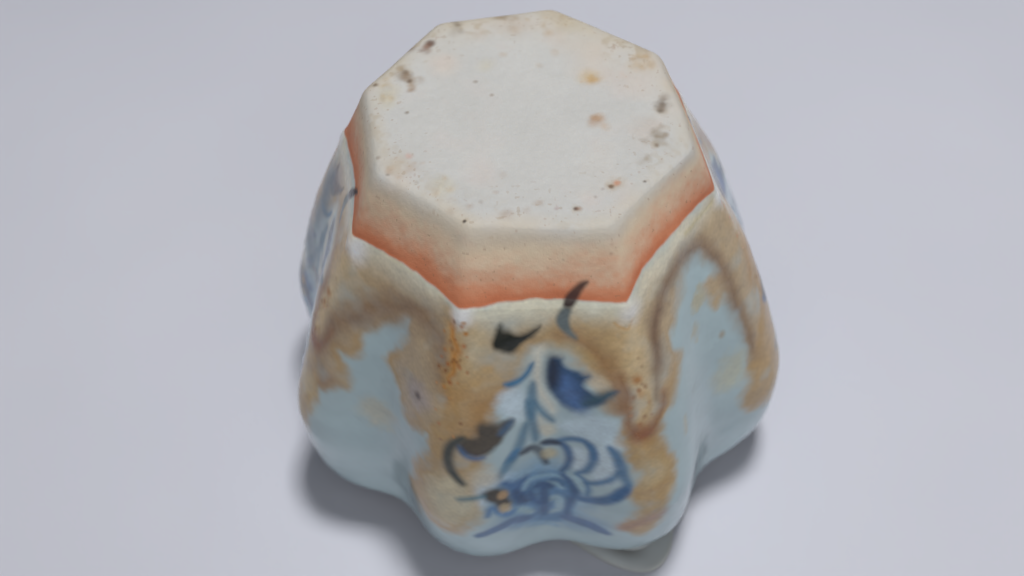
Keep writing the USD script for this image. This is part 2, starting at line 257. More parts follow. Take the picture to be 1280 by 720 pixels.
    ('wash', 'poly', [(7.167, 0.6336), (7.147, 0.5655), (7.195, 0.5215), (7.28, 0.5055), (7.417, 0.4884), (7.54, 0.5075), (7.627, 0.5395), (7.67, 0.6116), (7.667, 0.7136), (7.527, 0.8338), (7.387, 0.8358), (7.247, 0.7317)], (124, 164, 192), {'soft': 0.07, 'rag': 0.04, 'a': 0.75, 'part': 'painted_flower'}),
    ('wash2', 'poly', [(7.11, 0.7167), (7.27, 0.6676), (7.482, 0.7587), (7.687, 0.7317), (7.81, 0.7757), (7.612, 0.8868), (7.435, 0.8187), (7.265, 0.7647)], (112, 150, 182), {'soft': 0.06, 'rag': 0.03, 'a': 0.55, 'part': 'painted_flower'}),
    ('flower', 'poly', [(7.312, 0.5575), (7.357, 0.5385), (7.415, 0.5335), (7.485, 0.5405), (7.557, 0.5485), (7.602, 0.5745), (7.617, 0.6226), (7.61, 0.6826), (7.577, 0.7617), (7.547, 0.8288), (7.442, 0.8268), (7.35, 0.7587), (7.287, 0.6756), (7.27, 0.6156)], (84, 128, 166), {'soft': 0.04, 'rag': 0.03, 'a': 0.92, 'part': 'painted_flower'}),
    ('flower_arm', 'poly', [(7.205, 0.5355), (7.25, 0.5285), (7.3, 0.5465), (7.357, 0.5335), (7.367, 0.5725), (7.335, 0.6396), (7.29, 0.6336), (7.272, 0.5795)], (58, 98, 144), {'soft': 0.035, 'rag': 0.02, 'a': 0.9, 'part': 'painted_flower'}),
    ('petal0', 'stroke', [(7.335, 0.5895), (7.362, 0.5605), (7.425, 0.5575), (7.5, 0.5625), (7.555, 0.5745)], (140, 176, 194), {'w': 0.04725, 'soft': 0.026, 'a': 0.9, 'rag': 0.008, 'part': 'painted_flower'}),
    ('petal1', 'stroke', [(7.475, 0.5895), (7.52, 0.5995), (7.545, 0.6176)], (150, 182, 196), {'w': 0.042, 'soft': 0.026, 'a': 0.9, 'rag': 0.008, 'part': 'painted_flower'}),
    ('petal2', 'stroke', [(7.477, 0.6756), (7.507, 0.6636), (7.532, 0.6846), (7.527, 0.7347), (7.482, 0.7517)], (152, 180, 190), {'w': 0.07350000000000001, 'soft': 0.026, 'a': 0.9, 'rag': 0.008, 'part': 'painted_flower'}),
    ('petal3', 'stroke', [(7.3, 0.6626), (7.332, 0.6856), (7.372, 0.7146)], (158, 188, 194), {'w': 0.052500000000000005, 'soft': 0.026, 'a': 0.9, 'rag': 0.008, 'part': 'painted_flower'}),
    ('petal4', 'stroke', [(7.585, 0.5515), (7.622, 0.5715), (7.65, 0.6086)], (168, 196, 204), {'w': 0.07350000000000001, 'soft': 0.026, 'a': 0.9, 'rag': 0.008, 'part': 'painted_flower'}),
    ('petal5', 'stroke', [(7.395, 0.5965), (7.43, 0.5935), (7.48, 0.6096)], (44, 82, 124), {'w': 0.063, 'soft': 0.026, 'a': 0.9, 'rag': 0.008, 'part': 'painted_flower'}),
    ('petal6', 'stroke', [(7.437, 0.6015), (7.445, 0.6636), (7.432, 0.7587)], (48, 86, 128), {'w': 0.06825, 'soft': 0.026, 'a': 0.9, 'rag': 0.008, 'part': 'painted_flower'}),
    ('petal7', 'stroke', [(7.365, 0.6096), (7.382, 0.6526), (7.417, 0.6846)], (54, 94, 138), {'w': 0.052500000000000005, 'soft': 0.026, 'a': 0.9, 'rag': 0.008, 'part': 'painted_flower'}),
    ('petal8', 'stroke', [(7.55, 0.5605), (7.595, 0.5935), (7.612, 0.6366), (7.577, 0.6926), (7.562, 0.7747)], (52, 92, 134), {'w': 0.05775, 'soft': 0.026, 'a': 0.9, 'rag': 0.008, 'part': 'painted_flower'}),
    ('petal9', 'stroke', [(7.482, 0.5815), (7.527, 0.5815), (7.552, 0.6056)], (62, 106, 146), {'w': 0.036750000000000005, 'soft': 0.026, 'a': 0.9, 'rag': 0.008, 'part': 'painted_flower'}),
    ('petal10', 'stroke', [(7.297, 0.5835), (7.322, 0.6286), (7.347, 0.6456)], (46, 78, 116), {'w': 0.063, 'soft': 0.026, 'a': 0.9, 'rag': 0.008, 'part': 'painted_flower'}),
    ('petal11', 'stroke', [(7.157, 0.6506), (7.177, 0.6106), (7.242, 0.6756), (7.287, 0.6626)], (82, 126, 170), {'w': 0.052500000000000005, 'soft': 0.026, 'a': 0.9, 'rag': 0.008, 'part': 'painted_flower'}),
    ('petal12', 'stroke', [(7.112, 0.7567), (7.17, 0.7377), (7.232, 0.7237), (7.285, 0.7146), (7.35, 0.7497)], (72, 104, 146), {'w': 0.08925000000000001, 'soft': 0.026, 'a': 0.9, 'rag': 0.008, 'part': 'painted_flower'}),
    ('petal13', 'stroke', [(7.55, 0.7877), (7.61, 0.7977), (7.68, 0.7987), (7.745, 0.8187)], (72, 104, 146), {'w': 0.10500000000000001, 'soft': 0.026, 'a': 0.9, 'rag': 0.008, 'part': 'painted_flower'}),
    ('petal14', 'stroke', [(7.355, 0.8057), (7.442, 0.8318), (7.512, 0.8668)], (140, 172, 192), {'w': 0.052500000000000005, 'soft': 0.026, 'a': 0.9, 'rag': 0.008, 'part': 'painted_flower'}),
    ('petal15', 'stroke', [(7.672, 0.5765), (7.72, 0.5665), (7.777, 0.5435), (7.81, 0.5115)], (64, 112, 152), {'w': 0.04725, 'soft': 0.026, 'a': 0.9, 'rag': 0.008, 'part': 'painted_flower'}),
    ('petal16', 'stroke', [(7.637, 0.6546), (7.68, 0.6466), (7.737, 0.6316), (7.79, 0.6106), (7.842, 0.5725)], (54, 98, 144), {'w': 0.07875, 'soft': 0.026, 'a': 0.9, 'rag': 0.008, 'part': 'painted_flower'}),
    ('petal17', 'stroke', [(7.787, 0.4294), (7.81, 0.4524), (7.825, 0.4924), (7.83, 0.5295), (7.852, 0.5585)], (64, 112, 152), {'w': 0.063, 'soft': 0.026, 'a': 0.9, 'rag': 0.008, 'part': 'painted_flower'}),
    ('petal18', 'stroke', [(7.697, 0.4314), (7.71, 0.4594), (7.7, 0.4934), (7.67, 0.5275), (7.632, 0.5435)], (64, 112, 152), {'w': 0.052500000000000005, 'soft': 0.026, 'a': 0.9, 'rag': 0.008, 'part': 'painted_flower'}),
    ('petal19', 'stroke', [(7.622, 0.5495), (7.66, 0.5645), (7.677, 0.5975), (7.662, 0.6286)], (72, 118, 158), {'w': 0.0315, 'soft': 0.026, 'a': 0.9, 'rag': 0.008, 'part': 'painted_flower'}),
    ('petal20', 'stroke', [(7.26, 0.4724), (7.295, 0.4574), (7.317, 0.4444)], (64, 116, 156), {'w': 0.052500000000000005, 'soft': 0.026, 'a': 0.9, 'rag': 0.008, 'part': 'painted_flower'}),
    ('petal21', 'stroke', [(7.22, 0.5195), (7.24, 0.4955), (7.26, 0.4724)], (96, 136, 160), {'w': 0.026250000000000002, 'soft': 0.026, 'a': 0.9, 'rag': 0.008, 'part': 'painted_flower'}),
    ('petalb0', 'stroke', [(7.457, 0.4414), (7.527, 0.4364), (7.572, 0.4464), (7.595, 0.4764), (7.587, 0.5155), (7.547, 0.5435)], (52, 96, 140), {'w': 0.05775, 'soft': 0.026, 'a': 0.9, 'rag': 0.008, 'part': 'painted_flower'}),
    ('petalb1', 'stroke', [(7.547, 0.4314), (7.61, 0.4194), (7.67, 0.4174), (7.705, 0.4384), (7.707, 0.4714)], (70, 116, 158), {'w': 0.052500000000000005, 'soft': 0.026, 'a': 0.9, 'rag': 0.008, 'part': 'painted_flower'}),
    ('petalb2', 'stroke', [(7.342, 0.4574), (7.392, 0.4464), (7.427, 0.4624), (7.462, 0.5105)], (48, 56, 70), {'w': 0.063, 'soft': 0.026, 'a': 0.9, 'rag': 0.008, 'part': 'painted_flower'}),
    ('petalb3', 'stroke', [(7.442, 0.4394), (7.487, 0.4374), (7.537, 0.4404)], (46, 52, 62), {'w': 0.04725, 'soft': 0.026, 'a': 0.9, 'rag': 0.008, 'part': 'painted_flower'}),
    ('petal_fill', 'poly', [(7.792, 0.5815), (7.847, 0.5485), (7.855, 0.5775), (7.83, 0.6066), (7.77, 0.6266)], (54, 98, 142), {'soft': 0.03, 'part': 'painted_flower'}),
    ('bud_tan0', 'blob', (7.482, 0.4774), (196, 184, 146), {'r': 0.05, 'soft': 0.03, 'a': 0.8, 'part': 'painted_flower'}),
    ('bud_dark', 'poly', [(7.135, 0.5625), (7.172, 0.5455), (7.22, 0.5475), (7.267, 0.5765), (7.282, 0.6186), (7.262, 0.6446), (7.225, 0.6486), (7.202, 0.6166), (7.16, 0.5945)], (72, 66, 58), {'soft': 0.03, 'rag': 0.02, 'part': 'painted_flower'}),
    ('bud_t1', 'blob', (7.235, 0.5795), (178, 146, 106), {'r': 0.035, 'soft': 0.02, 'a': 0.85, 'rag': 0.01, 'part': 'painted_flower'}),
    ('bud_t2', 'blob', (7.242, 0.6336), (196, 176, 140), {'r': 0.04, 'soft': 0.025, 'a': 0.8, 'rag': 0.03, 'part': 'painted_flower'}),
    ('bud_t3', 'blob', (7.145, 0.5085), (206, 196, 172), {'r': 0.09, 'soft': 0.06, 'a': 0.8, 'rag': 0.03}),
    ('bud_dash', 'stroke', [(7.025, 0.5875), (7.09, 0.5765), (7.142, 0.5705)], (70, 120, 136), {'w': 0.04, 'soft': 0.03, 'a': 0.85, 'part': 'painted_flower'}),
    ('leaf_l', 'poly', [(7.022, 0.4064), (7.062, 0.3864), (7.107, 0.3803), (7.12, 0.3543), (7.145, 0.3463), (7.18, 0.3533), (7.232, 0.3513), (7.292, 0.3483), (7.297, 0.3563), (7.27, 0.3753), (7.237, 0.4054), (7.197, 0.4294), (7.147, 0.4414), (7.092, 0.4454), (7.052, 0.4344), (7.022, 0.4214)], (80, 72, 60), {'soft': 0.03, 'rag': 0.03, 'part': 'painted_leaf.0', 'grp': 1}),
    ('leaf_l_edge', 'stroke', [(7.022, 0.4124), (7.057, 0.4374), (7.107, 0.4444), (7.147, 0.4414)], (62, 106, 152), {'w': 0.035, 'soft': 0.03, 'a': 0.9, 'part': 'painted_leaf.0'}),
    ('leaf_l_tip', 'stroke', [(7.237, 0.3803), (7.27, 0.3643), (7.292, 0.3533)], (68, 104, 138), {'w': 0.05, 'soft': 0.03, 'a': 0.8, 'part': 'painted_leaf.0'}),
    ('leaf_l_tail', 'stroke', [(7.042, 0.3914), (6.992, 0.4094), (6.965, 0.4444), (6.975, 0.4794), (7.002, 0.5055), (7.042, 0.5275)], (54, 62, 60), {'w': 0.07, 'soft': 0.03, 'a': 0.95, 'part': 'painted_leaf.0'}),
    ('leaf_r', 'poly', [(7.525, 0.2032), (7.585, 0.2002), (7.602, 0.2202), (7.665, 0.2312), (7.747, 0.2322), (7.712, 0.2512), (7.695, 0.2702), (7.732, 0.2783), (7.79, 0.2783), (7.837, 0.2692), (7.847, 0.2742), (7.795, 0.2963), (7.745, 0.3143), (7.685, 0.3303), (7.622, 0.3413), (7.57, 0.3343), (7.532, 0.3143), (7.507, 0.2873), (7.505, 0.2482)], (46, 78, 112), {'soft': 0.03, 'rag': 0.03, 'part': 'painted_leaf.1', 'grp': 1}),
    ('leaf_r_mid', 'stroke', [(7.597, 0.2512), (7.612, 0.2823), (7.637, 0.3063), (7.657, 0.3213)], (86, 124, 180), {'w': 0.12, 'soft': 0.08, 'a': 0.75, 'part': 'painted_leaf.1'}),
    ('leaf_r_edge', 'stroke', [(7.537, 0.2072), (7.537, 0.2372), (7.527, 0.2753)], (28, 38, 58), {'w': 0.09, 'soft': 0.05, 'a': 0.85, 'part': 'painted_leaf.1'}),
    ('leaf_r_tail', 'stroke', [(7.685, 0.3123), (7.747, 0.2943), (7.82, 0.2773)], (62, 94, 98), {'w': 0.06, 'soft': 0.05, 'a': 0.7, 'part': 'painted_leaf.1'}),
    ('leaf_top', 'poly', [(7.212, 0.1271), (7.23, 0.1321), (7.245, 0.1411), (7.287, 0.1401), (7.33, 0.1461), (7.395, 0.1411), (7.472, 0.1261), (7.485, 0.1301), (7.437, 0.1491), (7.39, 0.1652), (7.35, 0.1802), (7.302, 0.1892), (7.245, 0.1812), (7.195, 0.1732), (7.192, 0.1531)], (48, 50, 46), {'soft': 0.03, 'rag': 0.03, 'part': 'painted_leaf.3', 'grp': 1}),
    ('sprig_g', 'poly', [(7.632, 0.0931), (7.687, 0.0991), (7.657, 0.1161), (7.66, 0.1371), (7.697, 0.1561), (7.675, 0.1591), (7.622, 0.1461), (7.58, 0.1301), (7.577, 0.1141)], (106, 116, 116), {'soft': 0.025, 'part': 'painted_sprig'}),
    ('sprig_d', 'poly', [(7.815, 0.0611), (7.76, 0.0731), (7.715, 0.0901), (7.677, 0.1001), (7.625, 0.0961), (7.647, 0.0821), (7.705, 0.0701), (7.755, 0.0621)], (50, 34, 34), {'soft': 0.02, 'part': 'painted_sprig'}),
    ('dab0', 'blob', (5.209, 0.1952), (92, 112, 128), {'r': 0.14, 'soft': 0.1, 'a': 0.85, 'rag': 0.06, 'part': 'painted_flower.1'}),
    ('dab1', 'blob', (5.249, 0.2492), (96, 118, 134), {'r': 0.1, 'soft': 0.1, 'a': 0.85, 'rag': 0.06, 'part': 'painted_flower.1'}),
    ('dab2', 'blob', (5.257, 0.3073), (110, 132, 144), {'r': 0.11, 'soft': 0.1, 'a': 0.85, 'rag': 0.06, 'part': 'painted_flower.1'}),
    ('dab3', 'blob', (5.234, 0.4044), (96, 120, 138), {'r': 0.13, 'soft': 0.1, 'a': 0.85, 'rag': 0.06, 'part': 'painted_flower.1'}),
    ('dabt0', 'blob', (5.312, 0.1421), (176, 160, 156), {'r': 0.1, 'soft': 0.08, 'a': 0.6, 'rag': 0.06}),
    ('dabt1', 'blob', (5.142, 0.3323), (178, 160, 146), {'r': 0.1, 'soft': 0.08, 'a': 0.6, 'rag': 0.06}),
    ('dabt2', 'blob', (5.159, 0.5135), (176, 170, 140), {'r': 0.12, 'soft': 0.08, 'a': 0.6, 'rag': 0.06}),
    ('ridge_s_0', 'blob', (6.917, 0.1872), (168, 96, 36), {'r': 0.009187108384855168, 'soft': 0.012, 'a': 0.75, 'rag': 0.01}),
    ('ridge_s_1', 'blob', (6.89, 0.3353), (186, 124, 52), {'r': 0.00991084806539194, 'soft': 0.012, 'a': 0.75, 'rag': 0.01}),
    ('ridge_s_2', 'blob', (7.015, 0.2012), (132, 84, 44), {'r': 0.007069535964727744, 'soft': 0.012, 'a': 0.75, 'rag': 0.01}),
    ('ridge_s_3', 'blob', (7.012, 0.2142), (168, 96, 36), {'r': 0.008571452485511298, 'soft': 0.012, 'a': 0.75, 'rag': 0.01}),
    ('ridge_s_4', 'blob', (7.042, 0.1431), (186, 124, 52), {'r': 0.01413827670155021, 'soft': 0.012, 'a': 0.75, 'rag': 0.01}),
    ('ridge_s_5', 'blob', (6.977, 0.2012), (132, 84, 44), {'r': 0.011909028517654116, 'soft': 0.012, 'a': 0.75, 'rag': 0.01}),
    ('ridge_s_6', 'blob', (6.97, 0.2572), (168, 96, 36), {'r': 0.01511356380448524, 'soft': 0.012, 'a': 0.75, 'rag': 0.01}),
    ('ridge_s_7', 'blob', (6.9, 0.1541), (186, 124, 52), {'r': 0.008846206375108126, 'soft': 0.012, 'a': 0.75, 'rag': 0.01}),
    ('ridge_s_8', 'blob', (6.967, 0.1251), (132, 84, 44), {'r': 0.00994668581298603, 'soft': 0.012, 'a': 0.75, 'rag': 0.01}),
    ('ridge_s_9', 'blob', (6.897, 0.2082), (168, 96, 36), {'r': 0.010522665288271463, 'soft': 0.012, 'a': 0.75, 'rag': 0.01}),
    ('ridge_s_10', 'blob', (6.887, 0.2712), (186, 124, 52), {'r': 0.007339871317993791, 'soft': 0.012, 'a': 0.75, 'rag': 0.01}),
    ('ridge_s_11', 'blob', (6.96, 0.1802), (132, 84, 44), {'r': 0.00965839914667796, 'soft': 0.012, 'a': 0.75, 'rag': 0.01}),
    ('ridge_s_12', 'blob', (6.947, 0.2172), (168, 96, 36), {'r': 0.014670248693354128, 'soft': 0.012, 'a': 0.75, 'rag': 0.01}),
    ('ridge_s_13', 'blob', (7.027, 0.1221), (186, 124, 52), {'r': 0.013201014252153679, 'soft': 0.012, 'a': 0.75, 'rag': 0.01}),
    ('ridge_s_14', 'blob', (6.93, 0.4084), (132, 84, 44), {'r': 0.009750217556982996, 'soft': 0.012, 'a': 0.75, 'rag': 0.01}),
    ('ridge_s_15', 'blob', (7.02, 0.2192), (168, 96, 36), {'r': 0.009110309498232615, 'soft': 0.012, 'a': 0.75, 'rag': 0.01}),
    ('ridge_s_16', 'blob', (6.975, 0.2092), (186, 124, 52), {'r': 0.010491651627010733, 'soft': 0.012, 'a': 0.75, 'rag': 0.01}),
    ('ridge_s_17', 'blob', (6.937, 0.2342), (132, 84, 44), {'r': 0.013041907150920405, 'soft': 0.012, 'a': 0.75, 'rag': 0.01}),
    ('ridge_s_18', 'blob', (6.98, 0.1591), (168, 96, 36), {'r': 0.006901461786613156, 'soft': 0.012, 'a': 0.75, 'rag': 0.01}),
    ('ridge_s_19', 'blob', (7.015, 0.2542), (186, 124, 52), {'r': 0.007348542215741145, 'soft': 0.012, 'a': 0.75, 'rag': 0.01}),
    ('ridge_s_20', 'blob', (6.945, 0.1672), (132, 84, 44), {'r': 0.00972321962607854, 'soft': 0.012, 'a': 0.75, 'rag': 0.01}),
    ('ridge_s_21', 'blob', (7.052, 0.1902), (168, 96, 36), {'r': 0.006698573965805651, 'soft': 0.012, 'a': 0.75, 'rag': 0.01}),
    ('ridge_s_22', 'blob', (6.965, 0.2953), (186, 124, 52), {'r': 0.008818036225734412, 'soft': 0.012, 'a': 0.75, 'rag': 0.01}),
    ('ridge_s_23', 'blob', (7.035, 0.3513), (132, 84, 44), {'r': 0.012586733536551223, 'soft': 0.012, 'a': 0.75, 'rag': 0.01}),
    ('ridge_s_24', 'blob', (7.06, 0.2262), (168, 96, 36), {'r': 0.007508642942337622, 'soft': 0.012, 'a': 0.75, 'rag': 0.01}),
    ('ridge_s_25', 'blob', (7.042, 0.1431), (186, 124, 52), {'r': 0.007700588186477739, 'soft': 0.012, 'a': 0.75, 'rag': 0.01}),
    ('ridge_s_26', 'blob', (6.892, 0.2302), (132, 84, 44), {'r': 0.013395751466563605, 'soft': 0.012, 'a': 0.75, 'rag': 0.01}),
    ('ridge_s_27', 'blob', (7.032, 0.1692), (168, 96, 36), {'r': 0.013821136862164225, 'soft': 0.012, 'a': 0.75, 'rag': 0.01}),
    ('ridge_s_28', 'blob', (7.0, 0.3904), (186, 124, 52), {'r': 0.008566472505148066, 'soft': 0.012, 'a': 0.75, 'rag': 0.01}),
    ('ridge_s_29', 'blob', (6.997, 0.2062), (132, 84, 44), {'r': 0.010342068942648958, 'soft': 0.012, 'a': 0.75, 'rag': 0.01}),
    ('ridge_s_30', 'blob', (6.917, 0.3693), (168, 96, 36), {'r': 0.010417312683502574, 'soft': 0.012, 'a': 0.75, 'rag': 0.01}),
    ('ridge_s_31', 'blob', (6.935, 0.2722), (186, 124, 52), {'r': 0.012294125124551886, 'soft': 0.012, 'a': 0.75, 'rag': 0.01}),
    ('ridge_s_32', 'blob', (6.97, 0.2082), (132, 84, 44), {'r': 0.00894618250216387, 'soft': 0.012, 'a': 0.75, 'rag': 0.01}),
    ('ridge_s_33', 'blob', (7.017, 0.1291), (168, 96, 36), {'r': 0.01066628449904243, 'soft': 0.012, 'a': 0.75, 'rag': 0.01}),
    ('ridge_s_r0', 'blob', (7.915, 0.3914), (160, 104, 56), {'r': 0.0061303343329920925, 'soft': 0.012, 'a': 0.6, 'rag': 0.01}),
    ('ridge_s_r1', 'blob', (7.92, 0.2943), (140, 92, 56), {'r': 0.01589692010044969, 'soft': 0.012, 'a': 0.6, 'rag': 0.01}),
    ('ridge_s_r2', 'blob', (7.902, 0.3193), (160, 104, 56), {'r': 0.01158559646367595, 'soft': 0.012, 'a': 0.6, 'rag': 0.01}),
    ('ridge_s_r3', 'blob', (7.995, 0.2773), (140, 92, 56), {'r': 0.014191356117554114, 'soft': 0.012, 'a': 0.6, 'rag': 0.01}),
    ('ridge_s_r4', 'blob', (7.897, 0.3383), (160, 104, 56), {'r': 0.012102123589439805, 'soft': 0.012, 'a': 0.6, 'rag': 0.01}),
    ('ridge_s_r5', 'blob', (8.008, 0.3533), (140, 92, 56), {'r': 0.008538350955080834, 'soft': 0.012, 'a': 0.6, 'rag': 0.01}),
    ('ridge_s_r6', 'blob', (8.0, 0.3193), (160, 104, 56), {'r': 0.009698226768048239, 'soft': 0.012, 'a': 0.6, 'rag': 0.01}),
    ('ridge_s_r7', 'blob', (8.0, 0.2292), (140, 92, 56), {'r': 0.006790076338324173, 'soft': 0.012, 'a': 0.6, 'rag': 0.01}),
    ('ridge_s_r8', 'blob', (7.957, 0.2823), (160, 104, 56), {'r': 0.012785507926857273, 'soft': 0.012, 'a': 0.6, 'rag': 0.01}),
    ('ridge_s_r9', 'blob', (7.97, 0.3523), (140, 92, 56), {'r': 0.013428955626480266, 'soft': 0.012, 'a': 0.6, 'rag': 0.01}),
    ('ridge_s_r10', 'blob', (7.955, 0.2793), (160, 104, 56), {'r': 0.013587015492737033, 'soft': 0.012, 'a': 0.6, 'rag': 0.01}),
    ('ridge_s_r11', 'blob', (7.992, 0.2072), (140, 92, 56), {'r': 0.007939344754819102, 'soft': 0.012, 'a': 0.6, 'rag': 0.01}),
    ('ridge_s_r12', 'blob', (7.925, 0.3974), (160, 104, 56), {'r': 0.014178998971007009, 'soft': 0.012, 'a': 0.6, 'rag': 0.01}),
    ('ridge_s_r13', 'blob', (7.98, 0.2692), (140, 92, 56), {'r': 0.009732582206634333, 'soft': 0.012, 'a': 0.6, 'rag': 0.01}),
    ('ridge_s_r14', 'blob', (7.94, 0.3683), (160, 104, 56), {'r': 0.015447330860926803, 'soft': 0.012, 'a': 0.6, 'rag': 0.01}),
    ('ridge_s_r15', 'blob', (7.88, 0.3583), (140, 92, 56), {'r': 0.009315094778268328, 'soft': 0.012, 'a': 0.6, 'rag': 0.01}),
    ('base0', 'blob', (10.061, -0.4625), (190, 167, 124), {'r': 0.055, 'soft': 0.06, 'a': 0.7124999999999999, 'rag': 0.05}),
    ('base1', 'blob', (9.22, -0.535), (179, 152, 124), {'r': 0.03, 'soft': 0.035, 'a': 0.7, 'rag': 0.039}),
    ('base2', 'blob', (9.073, -0.5025), (185, 160, 134), {'r': 0.03, 'soft': 0.03, 'a': 0.6, 'rag': 0.039}),
    ('base3', 'blob', (9.978, -0.135), (187, 168, 141), {'r': 0.07, 'soft': 0.06, 'a': 0.6649999999999999, 'rag': 0.05}),
    ('base4', 'blob', (9.448, -0.1225), (115, 104, 92), {'r': 0.03, 'soft': 0.025, 'a': 0.8, 'rag': 0.039}),
    ('baseh5', 'blob', (9.358, -0.15), (166, 146, 118), {'r': 0.036, 'soft': 0.0288, 'a': 0.5, 'rag': 0.05}),
    ('base5', 'blob', (9.358, -0.15), (102, 92, 81), {'r': 0.018, 'soft': 0.015, 'a': 0.8, 'rag': 0.0234}),
    ('base6', 'blob', (9.518, -0.0925), (144, 130, 115), {'r': 0.03, 'soft': 0.03, 'a': 0.7, 'rag': 0.039}),
    ('base7', 'blob', (4.231, -0.095), (87, 59, 46), {'r': 0.03, 'soft': 0.02, 'a': 0.9, 'rag': 0.039}),
    ('base8', 'blob', (4.284, -0.095), (134, 96, 74), {'r': 0.02, 'soft': 0.02, 'a': 0.7, 'rag': 0.026000000000000002}),
    ('base9', 'blob', (3.891, -0.0575), (117, 103, 88), {'r': 0.025, 'soft': 0.03, 'a': 0.7, 'rag': 0.0325}),
    ('base10', 'blob', (3.964, -0.1375), (155, 145, 132), {'r': 0.03, 'soft': 0.04, 'a': 0.5, 'rag': 0.039}),
    ('base11', 'blob', (11.446, -0.0425), (144, 133, 117), {'r': 0.03, 'soft': 0.03, 'a': 0.7, 'rag': 0.039}),
    ('baseh12', 'blob', (4.699, -0.1225), (166, 146, 118), {'r': 0.04, 'soft': 0.032, 'a': 0.5, 'rag': 0.05}),
    ('base12', 'blob', (4.699, -0.1225), (106, 88, 69), {'r': 0.02, 'soft': 0.015, 'a': 0.85, 'rag': 0.026000000000000002}),
    ('baseh13', 'blob', (4.794, -0.2025), (166, 146, 118), {'r': 0.032, 'soft': 0.0256, 'a': 0.5, 'rag': 0.05}),
    ('base13', 'blob', (4.794, -0.2025), (75, 60, 48), {'r': 0.016, 'soft': 0.012, 'a': 0.9, 'rag': 0.020800000000000003}),
    ('base14', 'blob', (4.862, -0.255), (155, 129, 100), {'r': 0.02, 'soft': 0.02, 'a': 0.6, 'rag': 0.026000000000000002}),
    ('baseh15', 'blob', (4.952, -0.05), (166, 146, 118), {'r': 0.03, 'soft': 0.024, 'a': 0.5, 'rag': 0.05}),
    ('base15', 'blob', (4.952, -0.05), (107, 91, 74), {'r': 0.015, 'soft': 0.012, 'a': 0.85, 'rag': 0.0195}),
    ('base16', 'blob', (4.989, -0.1625), (189, 178, 153), {'r': 0.06, 'soft': 0.05, 'a': 0.475, 'rag': 0.05}),
    ('base17', 'blob', (5.114, -0.14), (191, 179, 150), {'r': 0.05, 'soft': 0.05, 'a': 0.57, 'rag': 0.05}),
    ('base18', 'blob', (5.274, -0.2675), (128, 118, 107), {'r': 0.012, 'soft': 0.012, 'a': 0.7, 'rag': 0.015600000000000001}),
    ('base19', 'blob', (4.269, -0.575), (137, 124, 110), {'r': 0.012, 'soft': 0.012, 'a': 0.7, 'rag': 0.015600000000000001}),
    ('base20', 'blob', (4.354, -0.7425), (147, 130, 114), {'r': 0.012, 'soft': 0.012, 'a': 0.7, 'rag': 0.015600000000000001}),
    ('base21', 'blob', (3.834, -0.5075), (190, 182, 160), {'r': 0.05, 'soft': 0.05, 'a': 0.475, 'rag': 0.05}),
    ('baseh22', 'blob', (6.96, -0.0275), (166, 146, 118), {'r': 0.022, 'soft': 0.0176, 'a': 0.5, 'rag': 0.05}),
    ('base22', 'blob', (6.96, -0.0275), (54, 46, 41), {'r': 0.011, 'soft': 0.008, 'a': 0.95, 'rag': 0.0143}),
    ('baseh23', 'blob', (7.847, -0.165), (166, 146, 118), {'r': 0.026, 'soft': 0.0208, 'a': 0.5, 'rag': 0.05}),
    ('base23', 'blob', (7.847, -0.165), (76, 54, 44), {'r': 0.013, 'soft': 0.01, 'a': 0.95, 'rag': 0.0169}),
    ('base24', 'blob', (7.87, -0.165), (144, 110, 90), {'r': 0.015, 'soft': 0.015, 'a': 0.6, 'rag': 0.0195}),
    ('baseh25', 'blob', (8.263, -0.1925), (166, 146, 118), {'r': 0.03, 'soft': 0.024, 'a': 0.5, 'rag': 0.05}),
    ('base25', 'blob', (8.263, -0.1925), (85, 54, 39), {'r': 0.015, 'soft': 0.01, 'a': 0.95, 'rag': 0.0195}),
    ('baseh26', 'blob', (8.328, -0.185), (166, 146, 118), {'r': 0.04, 'soft': 0.032, 'a': 0.5, 'rag': 0.05}),
    ('base26', 'blob', (8.328, -0.185), (187, 131, 102), {'r': 0.02, 'soft': 0.014, 'a': 0.8, 'rag': 0.026000000000000002}),
    ('base27', 'blob', (8.18, -0.22), (147, 130, 122), {'r': 0.01, 'soft': 0.01, 'a': 0.7, 'rag': 0.013000000000000001}),
    ('baseh28', 'blob', (8.5, -0.07), (166, 146, 118), {'r': 0.02, 'soft': 0.016, 'a': 0.5, 'rag': 0.05}),
    ('base28', 'blob', (8.5, -0.07), (87, 72, 62), {'r': 0.01, 'soft': 0.008, 'a': 0.9, 'rag': 0.013000000000000001}),
    ('base29', 'blob', (8.068, -0.215), (147, 134, 125), {'r': 0.01, 'soft': 0.01, 'a': 0.6, 'rag': 0.013000000000000001}),
    ('base30', 'blob', (7.692, -0.175), (146, 112, 112), {'r': 0.012, 'soft': 0.012, 'a': 0.7, 'rag': 0.015600000000000001}),
    ('baseh31', 'blob', (8.948, -0.1825), (166, 146, 118), {'r': 0.028, 'soft': 0.022400000000000003, 'a': 0.5, 'rag': 0.05}),
    ('base31', 'blob', (8.948, -0.1825), (121, 107, 92), {'r': 0.014, 'soft': 0.012, 'a': 0.8, 'rag': 0.0182}),
    ('base32', 'blob', (9.095, -0.145), (147, 133, 115), {'r': 0.015, 'soft': 0.014, 'a': 0.7, 'rag': 0.0195}),
    ('base33', 'blob', (8.988, -0.1475), (157, 143, 123), {'r': 0.018, 'soft': 0.02, 'a': 0.5, 'rag': 0.0234}),
    ('base34', 'blob', (6.059, -0.0475), (128, 117, 106), {'r': 0.01, 'soft': 0.01, 'a': 0.7, 'rag': 0.013000000000000001}),
    ('base35', 'blob', (5.839, -0.0275), (137, 120, 106), {'r': 0.012, 'soft': 0.012, 'a': 0.6, 'rag': 0.015600000000000001}),
